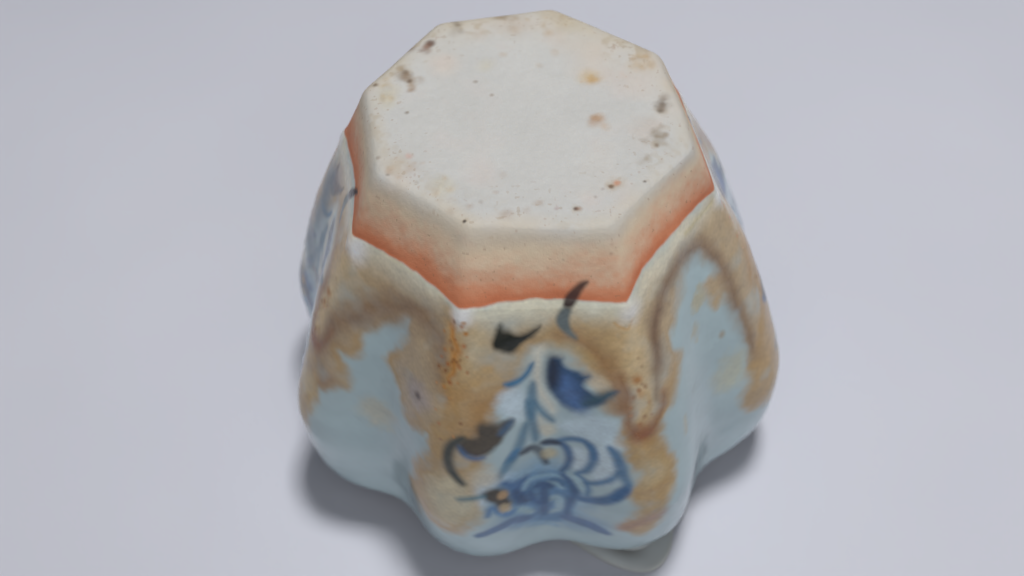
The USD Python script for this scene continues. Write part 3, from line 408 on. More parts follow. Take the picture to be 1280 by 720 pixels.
    ('base36', 'blob', (5.974, -0.1325), (179, 166, 143), {'r': 0.06, 'soft': 0.05, 'a': 0.475, 'rag': 0.05}),
    ('base37', 'blob', (5.954, -0.23), (194, 151, 134), {'r': 0.02, 'soft': 0.02, 'a': 0.6, 'rag': 0.026000000000000002}),
    ('base38', 'blob', (6.297, -0.1025), (157, 145, 132), {'r': 0.012, 'soft': 0.012, 'a': 0.5, 'rag': 0.015600000000000001}),
    ('base39', 'blob', (6.54, -0.17), (190, 180, 155), {'r': 0.06, 'soft': 0.05, 'a': 0.57, 'rag': 0.05}),
    ('base40', 'blob', (11.361, -0.1275), (183, 165, 147), {'r': 0.09, 'soft': 0.09, 'a': 0.475, 'rag': 0.05}),
    ('base41', 'blob', (10.976, -0.0875), (178, 164, 138), {'r': 0.06, 'soft': 0.06, 'a': 0.475, 'rag': 0.05}),
    ('base42', 'blob', (10.798, -0.1175), (184, 170, 141), {'r': 0.07, 'soft': 0.08, 'a': 0.475, 'rag': 0.05}),
    ('base43', 'blob', (7.012, -0.2075), (147, 134, 122), {'r': 0.012, 'soft': 0.012, 'a': 0.5, 'rag': 0.015600000000000001}),
    ('base44', 'blob', (7.117, -0.2925), (167, 150, 136), {'r': 0.014, 'soft': 0.014, 'a': 0.5, 'rag': 0.0182}),
    ('base45', 'blob', (9.135, -0.25), (190, 176, 164), {'r': 0.08, 'soft': 0.08, 'a': 0.475, 'rag': 0.05}),
    ('base46', 'blob', (4.311, -0.325), (200, 191, 180), {'r': 0.08, 'soft': 0.08, 'a': 0.38, 'rag': 0.05}),
    ('base47', 'blob', (6.109, 0.039), (180, 158, 130), {'r': 0.07, 'soft': 0.07, 'a': 0.285, 'rag': 0.05}),
    ('base48', 'blob', (7.56, 0.045), (153, 111, 89), {'r': 0.006, 'soft': 0.01, 'a': 0.3, 'rag': 0.0078000000000000005}),
    ('base49', 'blob', (7.66, 0.035), (125, 91, 74), {'r': 0.006, 'soft': 0.008, 'a': 0.4, 'rag': 0.0078000000000000005}),
    ('base50', 'blob', (7.982, 0.019), (144, 104, 81), {'r': 0.0072, 'soft': 0.012, 'a': 0.35, 'rag': 0.00936}),
    ('base51', 'blob', (7.967, 0.03), (142, 91, 66), {'r': 0.0072, 'soft': 0.01, 'a': 0.35, 'rag': 0.00936}),
    ('basec0_0', 'blob', (4.319, -0.125), (112, 76, 54), {'r': 0.023501920216223326, 'soft': 0.027151728194600995, 'a': 0.40780751428779993, 'rag': 0.03}),
    ('basec0_1', 'blob', (4.324, -0.1075), (112, 76, 54), {'r': 0.029972745191941923, 'soft': 0.03297547067274773, 'a': 0.37190321933763226, 'rag': 0.03}),
    ('basec0_2', 'blob', (4.366, -0.0825), (112, 76, 54), {'r': 0.010560793625619569, 'soft': 0.015504714263057613, 'a': 0.3252052947607973, 'rag': 0.03}),
    ('basec0_3', 'blob', (4.359, -0.1025), (112, 76, 54), {'r': 0.012811502151752467, 'soft': 0.01753035193657722, 'a': 0.5518781130974197, 'rag': 0.03}),
    ('basec0_4', 'blob', (4.259, -0.095), (112, 76, 54), {'r': 0.023305591671474012, 'soft': 0.02697503250432661, 'a': 0.3084405266977082, 'rag': 0.03}),
    ('basec0_5', 'blob', (4.234, -0.105), (112, 76, 54), {'r': 0.010990114115201701, 'soft': 0.015891102703681534, 'a': 0.33868822018165246, 'rag': 0.03}),
    ('basec0_6', 'blob', (4.384, 0.0), (112, 76, 54), {'r': 0.027510296757649502, 'soft': 0.030759267081884555, 'a': 0.4989665777257746, 'rag': 0.03}),
    ('basec1_0', 'blob', (4.724, -0.1425), (120, 98, 74), {'r': 0.01362318522257782, 'soft': 0.01826086670032004, 'a': 0.3307861944251458, 'rag': 0.03}),
    ('basec1_1', 'blob', (4.754, -0.1625), (120, 98, 74), {'r': 0.02878205745865961, 'soft': 0.03190385171279365, 'a': 0.4330575347139386, 'rag': 0.03}),
    ('basec1_2', 'blob', (4.749, -0.13), (120, 98, 74), {'r': 0.020786288535656228, 'soft': 0.024707659682090606, 'a': 0.5295508762277423, 'rag': 0.03}),
    ('basec1_3', 'blob', (4.789, -0.2075), (120, 98, 74), {'r': 0.02353591975460912, 'soft': 0.02718232777914821, 'a': 0.41630901566843237, 'rag': 0.03}),
    ('basec1_4', 'blob', (4.724, -0.1075), (120, 98, 74), {'r': 0.009310287049805539, 'soft': 0.014379258344824985, 'a': 0.2971916199846173, 'rag': 0.03}),
    ('basec1_5', 'blob', (4.799, -0.155), (120, 98, 74), {'r': 0.02383409416052363, 'soft': 0.027450684744471265, 'a': 0.29773078030862327, 'rag': 0.03}),
    ('basec1_6', 'blob', (4.701, -0.155), (120, 98, 74), {'r': 0.023230831913497167, 'soft': 0.026907748722147448, 'a': 0.385990889836419, 'rag': 0.03}),
    ('basec1_7', 'blob', (4.664, -0.08), (120, 98, 74), {'r': 0.022337299440285282, 'soft': 0.02610356949625675, 'a': 0.4218828709842911, 'rag': 0.03}),
    ('basec1_8', 'blob', (4.751, -0.0875), (120, 98, 74), {'r': 0.023845451510825434, 'soft': 0.02746090635974289, 'a': 0.2915680198934216, 'rag': 0.03}),
    ('basec2_0', 'blob', (4.827, -0.24), (140, 112, 84), {'r': 0.02445647558977919, 'soft': 0.028010828030801273, 'a': 0.41118366480941637, 'rag': 0.03}),
    ('basec2_1', 'blob', (4.754, -0.1625), (140, 112, 84), {'r': 0.0241856172046259, 'soft': 0.027767055484163312, 'a': 0.5009460360866906, 'rag': 0.03}),
    ('basec2_2', 'blob', (4.917, -0.2625), (140, 112, 84), {'r': 0.014438221514793206, 'soft': 0.018994399363313888, 'a': 0.5023783948558549, 'rag': 0.03}),
    ('basec2_3', 'blob', (4.894, -0.275), (140, 112, 84), {'r': 0.0178723232005343, 'soft': 0.02208509088048087, 'a': 0.5195952227423215, 'rag': 0.03}),
    ('basec2_4', 'blob', (4.724, -0.25), (140, 112, 84), {'r': 0.02657079942208739, 'soft': 0.02991371947987865, 'a': 0.4032758203482142, 'rag': 0.03}),
    ('basec3_0', 'blob', (3.881, -0.0325), (124, 108, 90), {'r': 0.012927147460299382, 'soft': 0.017634432714269444, 'a': 0.29838991965930195, 'rag': 0.03}),
    ('basec3_1', 'blob', (3.886, -0.1325), (124, 108, 90), {'r': 0.020281136600877357, 'soft': 0.02425302294078962, 'a': 0.4587036108294049, 'rag': 0.03}),
    ('basec3_2', 'blob', (3.886, -0.0575), (124, 108, 90), {'r': 0.015523826291661168, 'soft': 0.01997144366249505, 'a': 0.41105844705438865, 'rag': 0.03}),
    ('basec3_3', 'blob', (3.926, -0.09), (124, 108, 90), {'r': 0.027156703541840764, 'soft': 0.030441033187656688, 'a': 0.3336212743508137, 'rag': 0.03}),
    ('basec3_4', 'blob', (3.889, -0.005), (124, 108, 90), {'r': 0.022257144087941244, 'soft': 0.026031429679147122, 'a': 0.5600058211916997, 'rag': 0.03}),
    ('basec3_5', 'blob', (3.861, -0.05), (124, 108, 90), {'r': 0.027783607112625057, 'soft': 0.031005246401362554, 'a': 0.29874318738390915, 'rag': 0.03}),
    ('basec4_0', 'blob', (11.479, -0.0475), (150, 132, 108), {'r': 0.018142671024384053, 'soft': 0.02232840392194565, 'a': 0.34756555872562794, 'rag': 0.03}),
    ('basec4_1', 'blob', (11.409, -0.0025), (150, 132, 108), {'r': 0.029946693363788048, 'soft': 0.032952024027409245, 'a': 0.3833073394282927, 'rag': 0.03}),
    ('basec4_2', 'blob', (11.494, -0.045), (150, 132, 108), {'r': 0.023120658371173396, 'soft': 0.026808592534056055, 'a': 0.5309847003147204, 'rag': 0.03}),
    ('basec4_3', 'blob', (11.361, -0.0775), (150, 132, 108), {'r': 0.014030408089492685, 'soft': 0.018627367280543417, 'a': 0.36683961810971905, 'rag': 0.03}),
    ('basec4_4', 'blob', (11.459, -0.025), (150, 132, 108), {'r': 0.02650886873682665, 'soft': 0.029857981863143986, 'a': 0.508014829311896, 'rag': 0.03}),
    ('basec4_5', 'blob', (11.329, -0.0525), (150, 132, 108), {'r': 0.01940491788898875, 'soft': 0.023464426100089877, 'a': 0.4634712443576191, 'rag': 0.03}),
    ('basec4_6', 'blob', (3.574, -0.0025), (150, 132, 108), {'r': 0.014086279991491138, 'soft': 0.018677651992342025, 'a': 0.3885857064239785, 'rag': 0.03}),
    ('basec5_0', 'blob', (11.036, -0.1725), (172, 148, 112), {'r': 0.02441055393874065, 'soft': 0.027969498544866585, 'a': 0.4013649077891649, 'rag': 0.03}),
    ('basec5_1', 'blob', (10.951, -0.2475), (172, 148, 112), {'r': 0.028391457107059197, 'soft': 0.031552311396353276, 'a': 0.5342891561810913, 'rag': 0.03}),
    ('basec5_2', 'blob', (10.876, -0.0525), (172, 148, 112), {'r': 0.026234997105566715, 'soft': 0.029611497395010046, 'a': 0.43959428026458636, 'rag': 0.03}),
    ('basec5_3', 'blob', (11.214, -0.09), (172, 148, 112), {'r': 0.013681600697328367, 'soft': 0.01831344062759553, 'a': 0.4833545954987216, 'rag': 0.03}),
    ('basec5_4', 'blob', (11.038, -0.2025), (172, 148, 112), {'r': 0.016075603832580804, 'soft': 0.020468043449322723, 'a': 0.3857194100677269, 'rag': 0.03}),
    ('basec5_5', 'blob', (11.018, -0.1725), (172, 148, 112), {'r': 0.012574022835159886, 'soft': 0.0173166205516439, 'a': 0.4799448299471921, 'rag': 0.03}),
    ('basec5_6', 'blob', (11.078, -0.005), (172, 148, 112), {'r': 0.017341018868299068, 'soft': 0.02160691698146916, 'a': 0.5230806789142763, 'rag': 0.03}),
    ('basec5_7', 'blob', (11.033, -0.1175), (172, 148, 112), {'r': 0.012435302610962186, 'soft': 0.017191772349865967, 'a': 0.2983338304551086, 'rag': 0.03}),
    ('basec6_0', 'blob', (10.056, -0.1275), (172, 142, 100), {'r': 0.02410413683443952, 'soft': 0.027693723150995567, 'a': 0.5017998942693277, 'rag': 0.03}),
    ('basec6_1', 'blob', (10.016, -0.0925), (172, 142, 100), {'r': 0.02157828723999915, 'soft': 0.025420458515999236, 'a': 0.4077579296417713, 'rag': 0.03}),
    ('basec6_2', 'blob', (10.038, -0.0575), (172, 142, 100), {'r': 0.025336816112466028, 'soft': 0.028803134501219428, 'a': 0.3289494608231664, 'rag': 0.03}),
    ('basec6_3', 'blob', (9.901, -0.145), (172, 142, 100), {'r': 0.013829327705343557, 'soft': 0.0184463949348092, 'a': 0.4267796289308896, 'rag': 0.03}),
    ('basec6_4', 'blob', (10.016, -0.0925), (172, 142, 100), {'r': 0.02191625125808072, 'soft': 0.02572462613227265, 'a': 0.4546226502213072, 'rag': 0.03}),
    ('basec6_5', 'blob', (9.878, -0.0975), (172, 142, 100), {'r': 0.017352441782962497, 'soft': 0.021617197604666245, 'a': 0.28111113429708295, 'rag': 0.03}),
    ('basec6_6', 'blob', (10.053, -0.1625), (172, 142, 100), {'r': 0.01151781638341037, 'soft': 0.016366034745069334, 'a': 0.36544792718436336, 'rag': 0.03}),
    ('basec6_7', 'blob', (9.911, -0.0825), (172, 142, 100), {'r': 0.023977840022231, 'soft': 0.027580056020007897, 'a': 0.418853746172254, 'rag': 0.03}),
    ('basec7_0', 'blob', (9.433, -0.08), (112, 96, 80), {'r': 0.025669165096894434, 'soft': 0.02910224858720499, 'a': 0.29781807557319034, 'rag': 0.03}),
    ('basec7_1', 'blob', (9.43, -0.1225), (112, 96, 80), {'r': 0.016831546867082686, 'soft': 0.02114839218037442, 'a': 0.3179021120128366, 'rag': 0.03}),
    ('basec7_2', 'blob', (9.493, -0.1075), (112, 96, 80), {'r': 0.020664307037924504, 'soft': 0.024597876334132053, 'a': 0.3058058538684505, 'rag': 0.03}),
    ('basec7_3', 'blob', (9.418, -0.1725), (112, 96, 80), {'r': 0.009008892539802346, 'soft': 0.014108003285822112, 'a': 0.4349215068216694, 'rag': 0.03}),
    ('basec7_4', 'blob', (9.395, -0.1525), (112, 96, 80), {'r': 0.023730329921480123, 'soft': 0.027357296929332114, 'a': 0.510801290295176, 'rag': 0.03}),
    ('basec7_5', 'blob', (9.445, -0.165), (112, 96, 80), {'r': 0.017093052409269914, 'soft': 0.021383747168342924, 'a': 0.42068908383852954, 'rag': 0.03}),
    ('basec7_6', 'blob', (9.41, -0.12), (112, 96, 80), {'r': 0.027159778582669294, 'soft': 0.030443800724402365, 'a': 0.4697781980070608, 'rag': 0.03}),
    ('basec7_7', 'blob', (9.385, -0.1375), (112, 96, 80), {'r': 0.02362731981853778, 'soft': 0.027264587836684, 'a': 0.5035959874824082, 'rag': 0.03}),
    ('basec7_8', 'blob', (9.463, -0.1025), (112, 96, 80), {'r': 0.01831888309177532, 'soft': 0.02248699478259779, 'a': 0.4580786566214995, 'rag': 0.03}),
    ('basec8_0', 'blob', (9.045, -0.195), (134, 118, 96), {'r': 0.012019460628985314, 'soft': 0.016817514566086784, 'a': 0.49957359255696443, 'rag': 0.03}),
    ('basec8_1', 'blob', (9.04, -0.21), (134, 118, 96), {'r': 0.027739685216494107, 'soft': 0.0309657166948447, 'a': 0.34700181269980335, 'rag': 0.03}),
    ('basec8_2', 'blob', (9.098, -0.2075), (134, 118, 96), {'r': 0.024770352614982626, 'soft': 0.028293317353484365, 'a': 0.5644331976506094, 'rag': 0.03}),
    ('basec8_3', 'blob', (9.063, -0.1675), (134, 118, 96), {'r': 0.024408727342510195, 'soft': 0.02796785460825918, 'a': 0.525376803898099, 'rag': 0.03}),
    ('basec8_4', 'blob', (8.965, -0.255), (134, 118, 96), {'r': 0.024877778782944535, 'soft': 0.028390000904650083, 'a': 0.3965416242420485, 'rag': 0.03}),
    ('basec8_5', 'blob', (8.97, -0.2925), (134, 118, 96), {'r': 0.012018351072036589, 'soft': 0.01681651596483293, 'a': 0.323880919707838, 'rag': 0.03}),
    ('basec8_6', 'blob', (9.065, -0.1625), (134, 118, 96), {'r': 0.021469656967975398, 'soft': 0.02532269127117786, 'a': 0.44548307179461405, 'rag': 0.03}),
    ('basec8_7', 'blob', (9.17, -0.1675), (134, 118, 96), {'r': 0.01817393836243674, 'soft': 0.022356544526193067, 'a': 0.4230467939075402, 'rag': 0.03}),
    ('basec8_8', 'blob', (8.983, -0.18), (134, 118, 96), {'r': 0.028617473680219194, 'soft': 0.03175572631219727, 'a': 0.4687612961623887, 'rag': 0.03}),
    ('basec9_0', 'blob', (8.763, -0.165), (150, 134, 110), {'r': 0.021065527156368495, 'soft': 0.024958974440731647, 'a': 0.45823309997442274, 'rag': 0.03}),
    ('basec9_1', 'blob', (8.735, -0.1675), (150, 134, 110), {'r': 0.011593912530890597, 'soft': 0.01643452127780154, 'a': 0.45397206619336594, 'rag': 0.03}),
    ('basec9_2', 'blob', (8.668, -0.1825), (150, 134, 110), {'r': 0.019894791791740286, 'soft': 0.02390531261256626, 'a': 0.29789370540513177, 'rag': 0.03}),
    ('basec9_3', 'blob', (8.743, -0.175), (150, 134, 110), {'r': 0.025723983339497485, 'soft': 0.029151585005547737, 'a': 0.3049309374571981, 'rag': 0.03}),
    ('basec9_4', 'blob', (8.735, -0.14), (150, 134, 110), {'r': 0.009295559312733013, 'soft': 0.014366003381459711, 'a': 0.3750185219865939, 'rag': 0.03}),
    ('basec10_0', 'blob', (9.2, -0.555), (168, 132, 98), {'r': 0.019849722586048404, 'soft': 0.023864750327443562, 'a': 0.5714494011971321, 'rag': 0.03}),
    ('basec10_1', 'blob', (9.138, -0.54), (168, 132, 98), {'r': 0.01507329106255692, 'soft': 0.01956596195630123, 'a': 0.3664402516850782, 'rag': 0.03}),
    ('basec10_2', 'blob', (9.07, -0.5725), (168, 132, 98), {'r': 0.027970966000087413, 'soft': 0.03117386940007867, 'a': 0.5540794957535751, 'rag': 0.03}),
    ('basec10_3', 'blob', (9.2, -0.485), (168, 132, 98), {'r': 0.0111979418616295, 'soft': 0.01607814767546655, 'a': 0.29872456534097086, 'rag': 0.03}),
    ('basec10_4', 'blob', (9.16, -0.5675), (168, 132, 98), {'r': 0.027184291516277596, 'soft': 0.030465862364649834, 'a': 0.42699453199624926, 'rag': 0.03}),
    ('basec10_5', 'blob', (9.208, -0.525), (168, 132, 98), {'r': 0.02941493704536764, 'soft': 0.032473443340830875, 'a': 0.5604676381230456, 'rag': 0.03}),
    ('basec11_0', 'blob', (9.988, -0.4475), (184, 146, 88), {'r': 0.021377431218852907, 'soft': 0.025239688096967618, 'a': 0.39442474296583335, 'rag': 0.03}),
    ('basec11_1', 'blob', (10.048, -0.53), (184, 146, 88), {'r': 0.009276204479825557, 'soft': 0.014348584031843001, 'a': 0.5145968536943999, 'rag': 0.03}),
    ('basec11_2', 'blob', (10.076, -0.445), (184, 146, 88), {'r': 0.010838008625630717, 'soft': 0.015754207763067647, 'a': 0.42288332230074505, 'rag': 0.03}),
    ('basec11_3', 'blob', (10.018, -0.48), (184, 146, 88), {'r': 0.02334579592210413, 'soft': 0.02701121632989372, 'a': 0.4405684436398768, 'rag': 0.03}),
    ('basec11_4', 'blob', (9.971, -0.475), (184, 146, 88), {'r': 0.027829541356900078, 'soft': 0.03104658722121007, 'a': 0.5648746186446275, 'rag': 0.03}),
    ('basec12_0', 'blob', (4.942, -0.11), (180, 158, 120), {'r': 0.01198256469051881, 'soft': 0.01678430822146693, 'a': 0.33753315046116317, 'rag': 0.03}),
    ('basec12_1', 'blob', (5.087, -0.1675), (180, 158, 120), {'r': 0.01754409858816658, 'soft': 0.021789688729349922, 'a': 0.48106536855005944, 'rag': 0.03}),
    ('basec12_2', 'blob', (5.089, -0.115), (180, 158, 120), {'r': 0.017037010658973575, 'soft': 0.02133330959307622, 'a': 0.5604624315947072, 'rag': 0.03}),
    ('basec12_3', 'blob', (4.929, -0.11), (180, 158, 120), {'r': 0.027631508891860328, 'soft': 0.030868358002674297, 'a': 0.46520434231818586, 'rag': 0.03}),
    ('basec12_4', 'blob', (5.132, -0.1075), (180, 158, 120), {'r': 0.014429813728714155, 'soft': 0.01898683235584274, 'a': 0.48171018156440515, 'rag': 0.03}),
    ('basec12_5', 'blob', (4.854, -0.06), (180, 158, 120), {'r': 0.019672713725292147, 'soft': 0.02370544235276293, 'a': 0.4441768029115951, 'rag': 0.03}),
    ('basec13_0', 'blob', (5.992, -0.1675), (168, 140, 112), {'r': 0.008851555416378797, 'soft': 0.013966399874740918, 'a': 0.298860295844038, 'rag': 0.03}),
    ('basec13_1', 'blob', (6.094, -0.18), (168, 140, 112), {'r': 0.02545130576118642, 'soft': 0.02890617518506778, 'a': 0.41689061095485147, 'rag': 0.03}),
    ('basec13_2', 'blob', (6.069, -0.2225), (168, 140, 112), {'r': 0.008785021980618092, 'soft': 0.013906519782556283, 'a': 0.43368367731457835, 'rag': 0.03}),
    ('basec13_3', 'blob', (6.034, -0.0725), (168, 140, 112), {'r': 0.015275584264769042, 'soft': 0.01974802583829214, 'a': 0.5157588155965458, 'rag': 0.03}),
    ('basec13_4', 'blob', (5.904, -0.145), (168, 140, 112), {'r': 0.009172750412036006, 'soft': 0.014255475370832407, 'a': 0.3005912198410155, 'rag': 0.03}),
    ('basec13_5', 'blob', (6.127, -0.2475), (168, 140, 112), {'r': 0.014288485765512131, 'soft': 0.01885963718896092, 'a': 0.5167461981776614, 'rag': 0.03}),
    ('basec13_6', 'blob', (6.122, -0.0825), (168, 140, 112), {'r': 0.016085028519393318, 'soft': 0.020476525667453987, 'a': 0.40823884800416554, 'rag': 0.03}),
    ('basec13_7', 'blob', (6.004, -0.09), (168, 140, 112), {'r': 0.02007972967439068, 'soft': 0.024071756706951615, 'a': 0.47481487521085786, 'rag': 0.03}),
    ('basec14_0', 'blob', (6.54, -0.1), (182, 160, 128), {'r': 0.01855480503264407, 'soft': 0.022699324529379665, 'a': 0.5109727605598069, 'rag': 0.03}),
    ('basec14_1', 'blob', (6.755, -0.1325), (182, 160, 128), {'r': 0.013076780218410761, 'soft': 0.017769102196569686, 'a': 0.39992679213435783, 'rag': 0.03}),
    ('basec14_2', 'blob', (6.432, -0.0575), (182, 160, 128), {'r': 0.01380288052421397, 'soft': 0.018422592471792572, 'a': 0.34003972363247814, 'rag': 0.03}),
    ('basec14_3', 'blob', (6.495, -0.2225), (182, 160, 128), {'r': 0.012209326255892612, 'soft': 0.016988393630303352, 'a': 0.4809314413578639, 'rag': 0.03}),
    ('basec14_4', 'blob', (6.64, -0.1775), (182, 160, 128), {'r': 0.016957405781401175, 'soft': 0.02126166520326106, 'a': 0.45675948611891326, 'rag': 0.03}),
    ('basec15_0', 'blob', (7.51, -0.225), (160, 138, 120), {'r': 0.01678825244462883, 'soft': 0.021109427200165946, 'a': 0.4468184746875811, 'rag': 0.03}),
    ('basec15_1', 'blob', (6.922, -0.1425), (160, 138, 120), {'r': 0.01584949829634133, 'soft': 0.020264548466707197, 'a': 0.476543348146388, 'rag': 0.03}),
    ('basec15_2', 'blob', (7.427, -0.1625), (160, 138, 120), {'r': 0.01984262183432732, 'soft': 0.02385835965089459, 'a': 0.33679256458803725, 'rag': 0.03}),
    ('basec15_3', 'blob', (7.122, -0.445), (160, 138, 120), {'r': 0.020667701092896812, 'soft': 0.024600930983607133, 'a': 0.3985818789051506, 'rag': 0.03}),
    ('basec15_4', 'blob', (7.552, -0.2275), (160, 138, 120), {'r': 0.011964192359088983, 'soft': 0.016767773123180084, 'a': 0.30072025210896036, 'rag': 0.03}),
    ('basec15_5', 'blob', (6.73, -0.1125), (160, 138, 120), {'r': 0.014409031992598987, 'soft': 0.01896812879333909, 'a': 0.38981050707565557, 'rag': 0.03}),
    ('basec15_6', 'blob', (6.797, -0.0475), (160, 138, 120), {'r': 0.02203575658493167, 'soft': 0.025832180926438505, 'a': 0.3204324569926209, 'rag': 0.03}),
    ('basec15_7', 'blob', (7.267, -0.11), (160, 138, 120), {'r': 0.029817016399571006, 'soft': 0.032835314759613904, 'a': 0.530523055887008, 'rag': 0.03}),
    ('basec15_8', 'blob', (7.542, -0.22), (160, 138, 120), {'r': 0.021047475163249875, 'soft': 0.024942727646924887, 'a': 0.3158016388565271, 'rag': 0.03}),
    ('basec16_0', 'blob', (3.686, -0.1475), (176, 156, 132), {'r': 0.01496770543071661, 'soft': 0.01947093488764495, 'a': 0.29599183503023674, 'rag': 0.03}),
    ('basec16_1', 'blob', (11.351, -0.195), (176, 156, 132), {'r': 0.025809139197762808, 'soft': 0.029228225277986526, 'a': 0.44957059641672503, 'rag': 0.03}),
    ('basec16_2', 'blob', (11.379, -0.16), (176, 156, 132), {'r': 0.01842490272998968, 'soft': 0.022582412456990712, 'a': 0.4127405752984731, 'rag': 0.03}),
    ('basec16_3', 'blob', (10.771, -0.385), (176, 156, 132), {'r': 0.019864592407368403, 'soft': 0.023878133166631565, 'a': 0.48807651748123426, 'rag': 0.03}),
    ('basec16_4', 'blob', (3.531, -0.415), (176, 156, 132), {'r': 0.020037307027006616, 'soft': 0.024033576324305958, 'a': 0.5417906777535846, 'rag': 0.03}),
    ('basec16_5', 'blob', (3.759, -0.1925), (176, 156, 132), {'r': 0.02580594477182133, 'soft': 0.0292253502946392, 'a': 0.31847505549560506, 'rag': 0.03}),
    ('basec16_6', 'blob', (10.898, -0.545), (176, 156, 132), {'r': 0.01917057670376142, 'soft': 0.02325351903338528, 'a': 0.5396682310064039, 'rag': 0.03}),
    ('basec16_7', 'blob', (11.314, -0.055), (176, 156, 132), {'r': 0.009284091528733154, 'soft': 0.01435568237585984, 'a': 0.5240765034115221, 'rag': 0.03}),
]

# ---------------------------------------------------------------- the jar's colours
GAIN = 1.12                   # from the tones written below (as seen on the jar) to reflectances


def tone(c, g=1.0):
    return np.clip(lin(c) * GAIN * g, 0, .93)


def jar_grid():
    cols = {0: 250, 1: 90, 2: 70, 3: 60, 4: 70, 5: 170, 6: 260, 7: 300}
    t = np.concatenate([k + np.arange(n) / n for k, n in cols.items()])
    s = np.concatenate([np.linspace(-1, -.04, 190, endpoint=False), np.linspace(-.04, .03, 26, endpoint=False),
                        np.linspace(.03, .16, 84, endpoint=False), np.linspace(.16, 1.0, 330, endpoint=False), np.linspace(1.0, 1.55, 64)])
    s[0] = -.9995
    return t, s


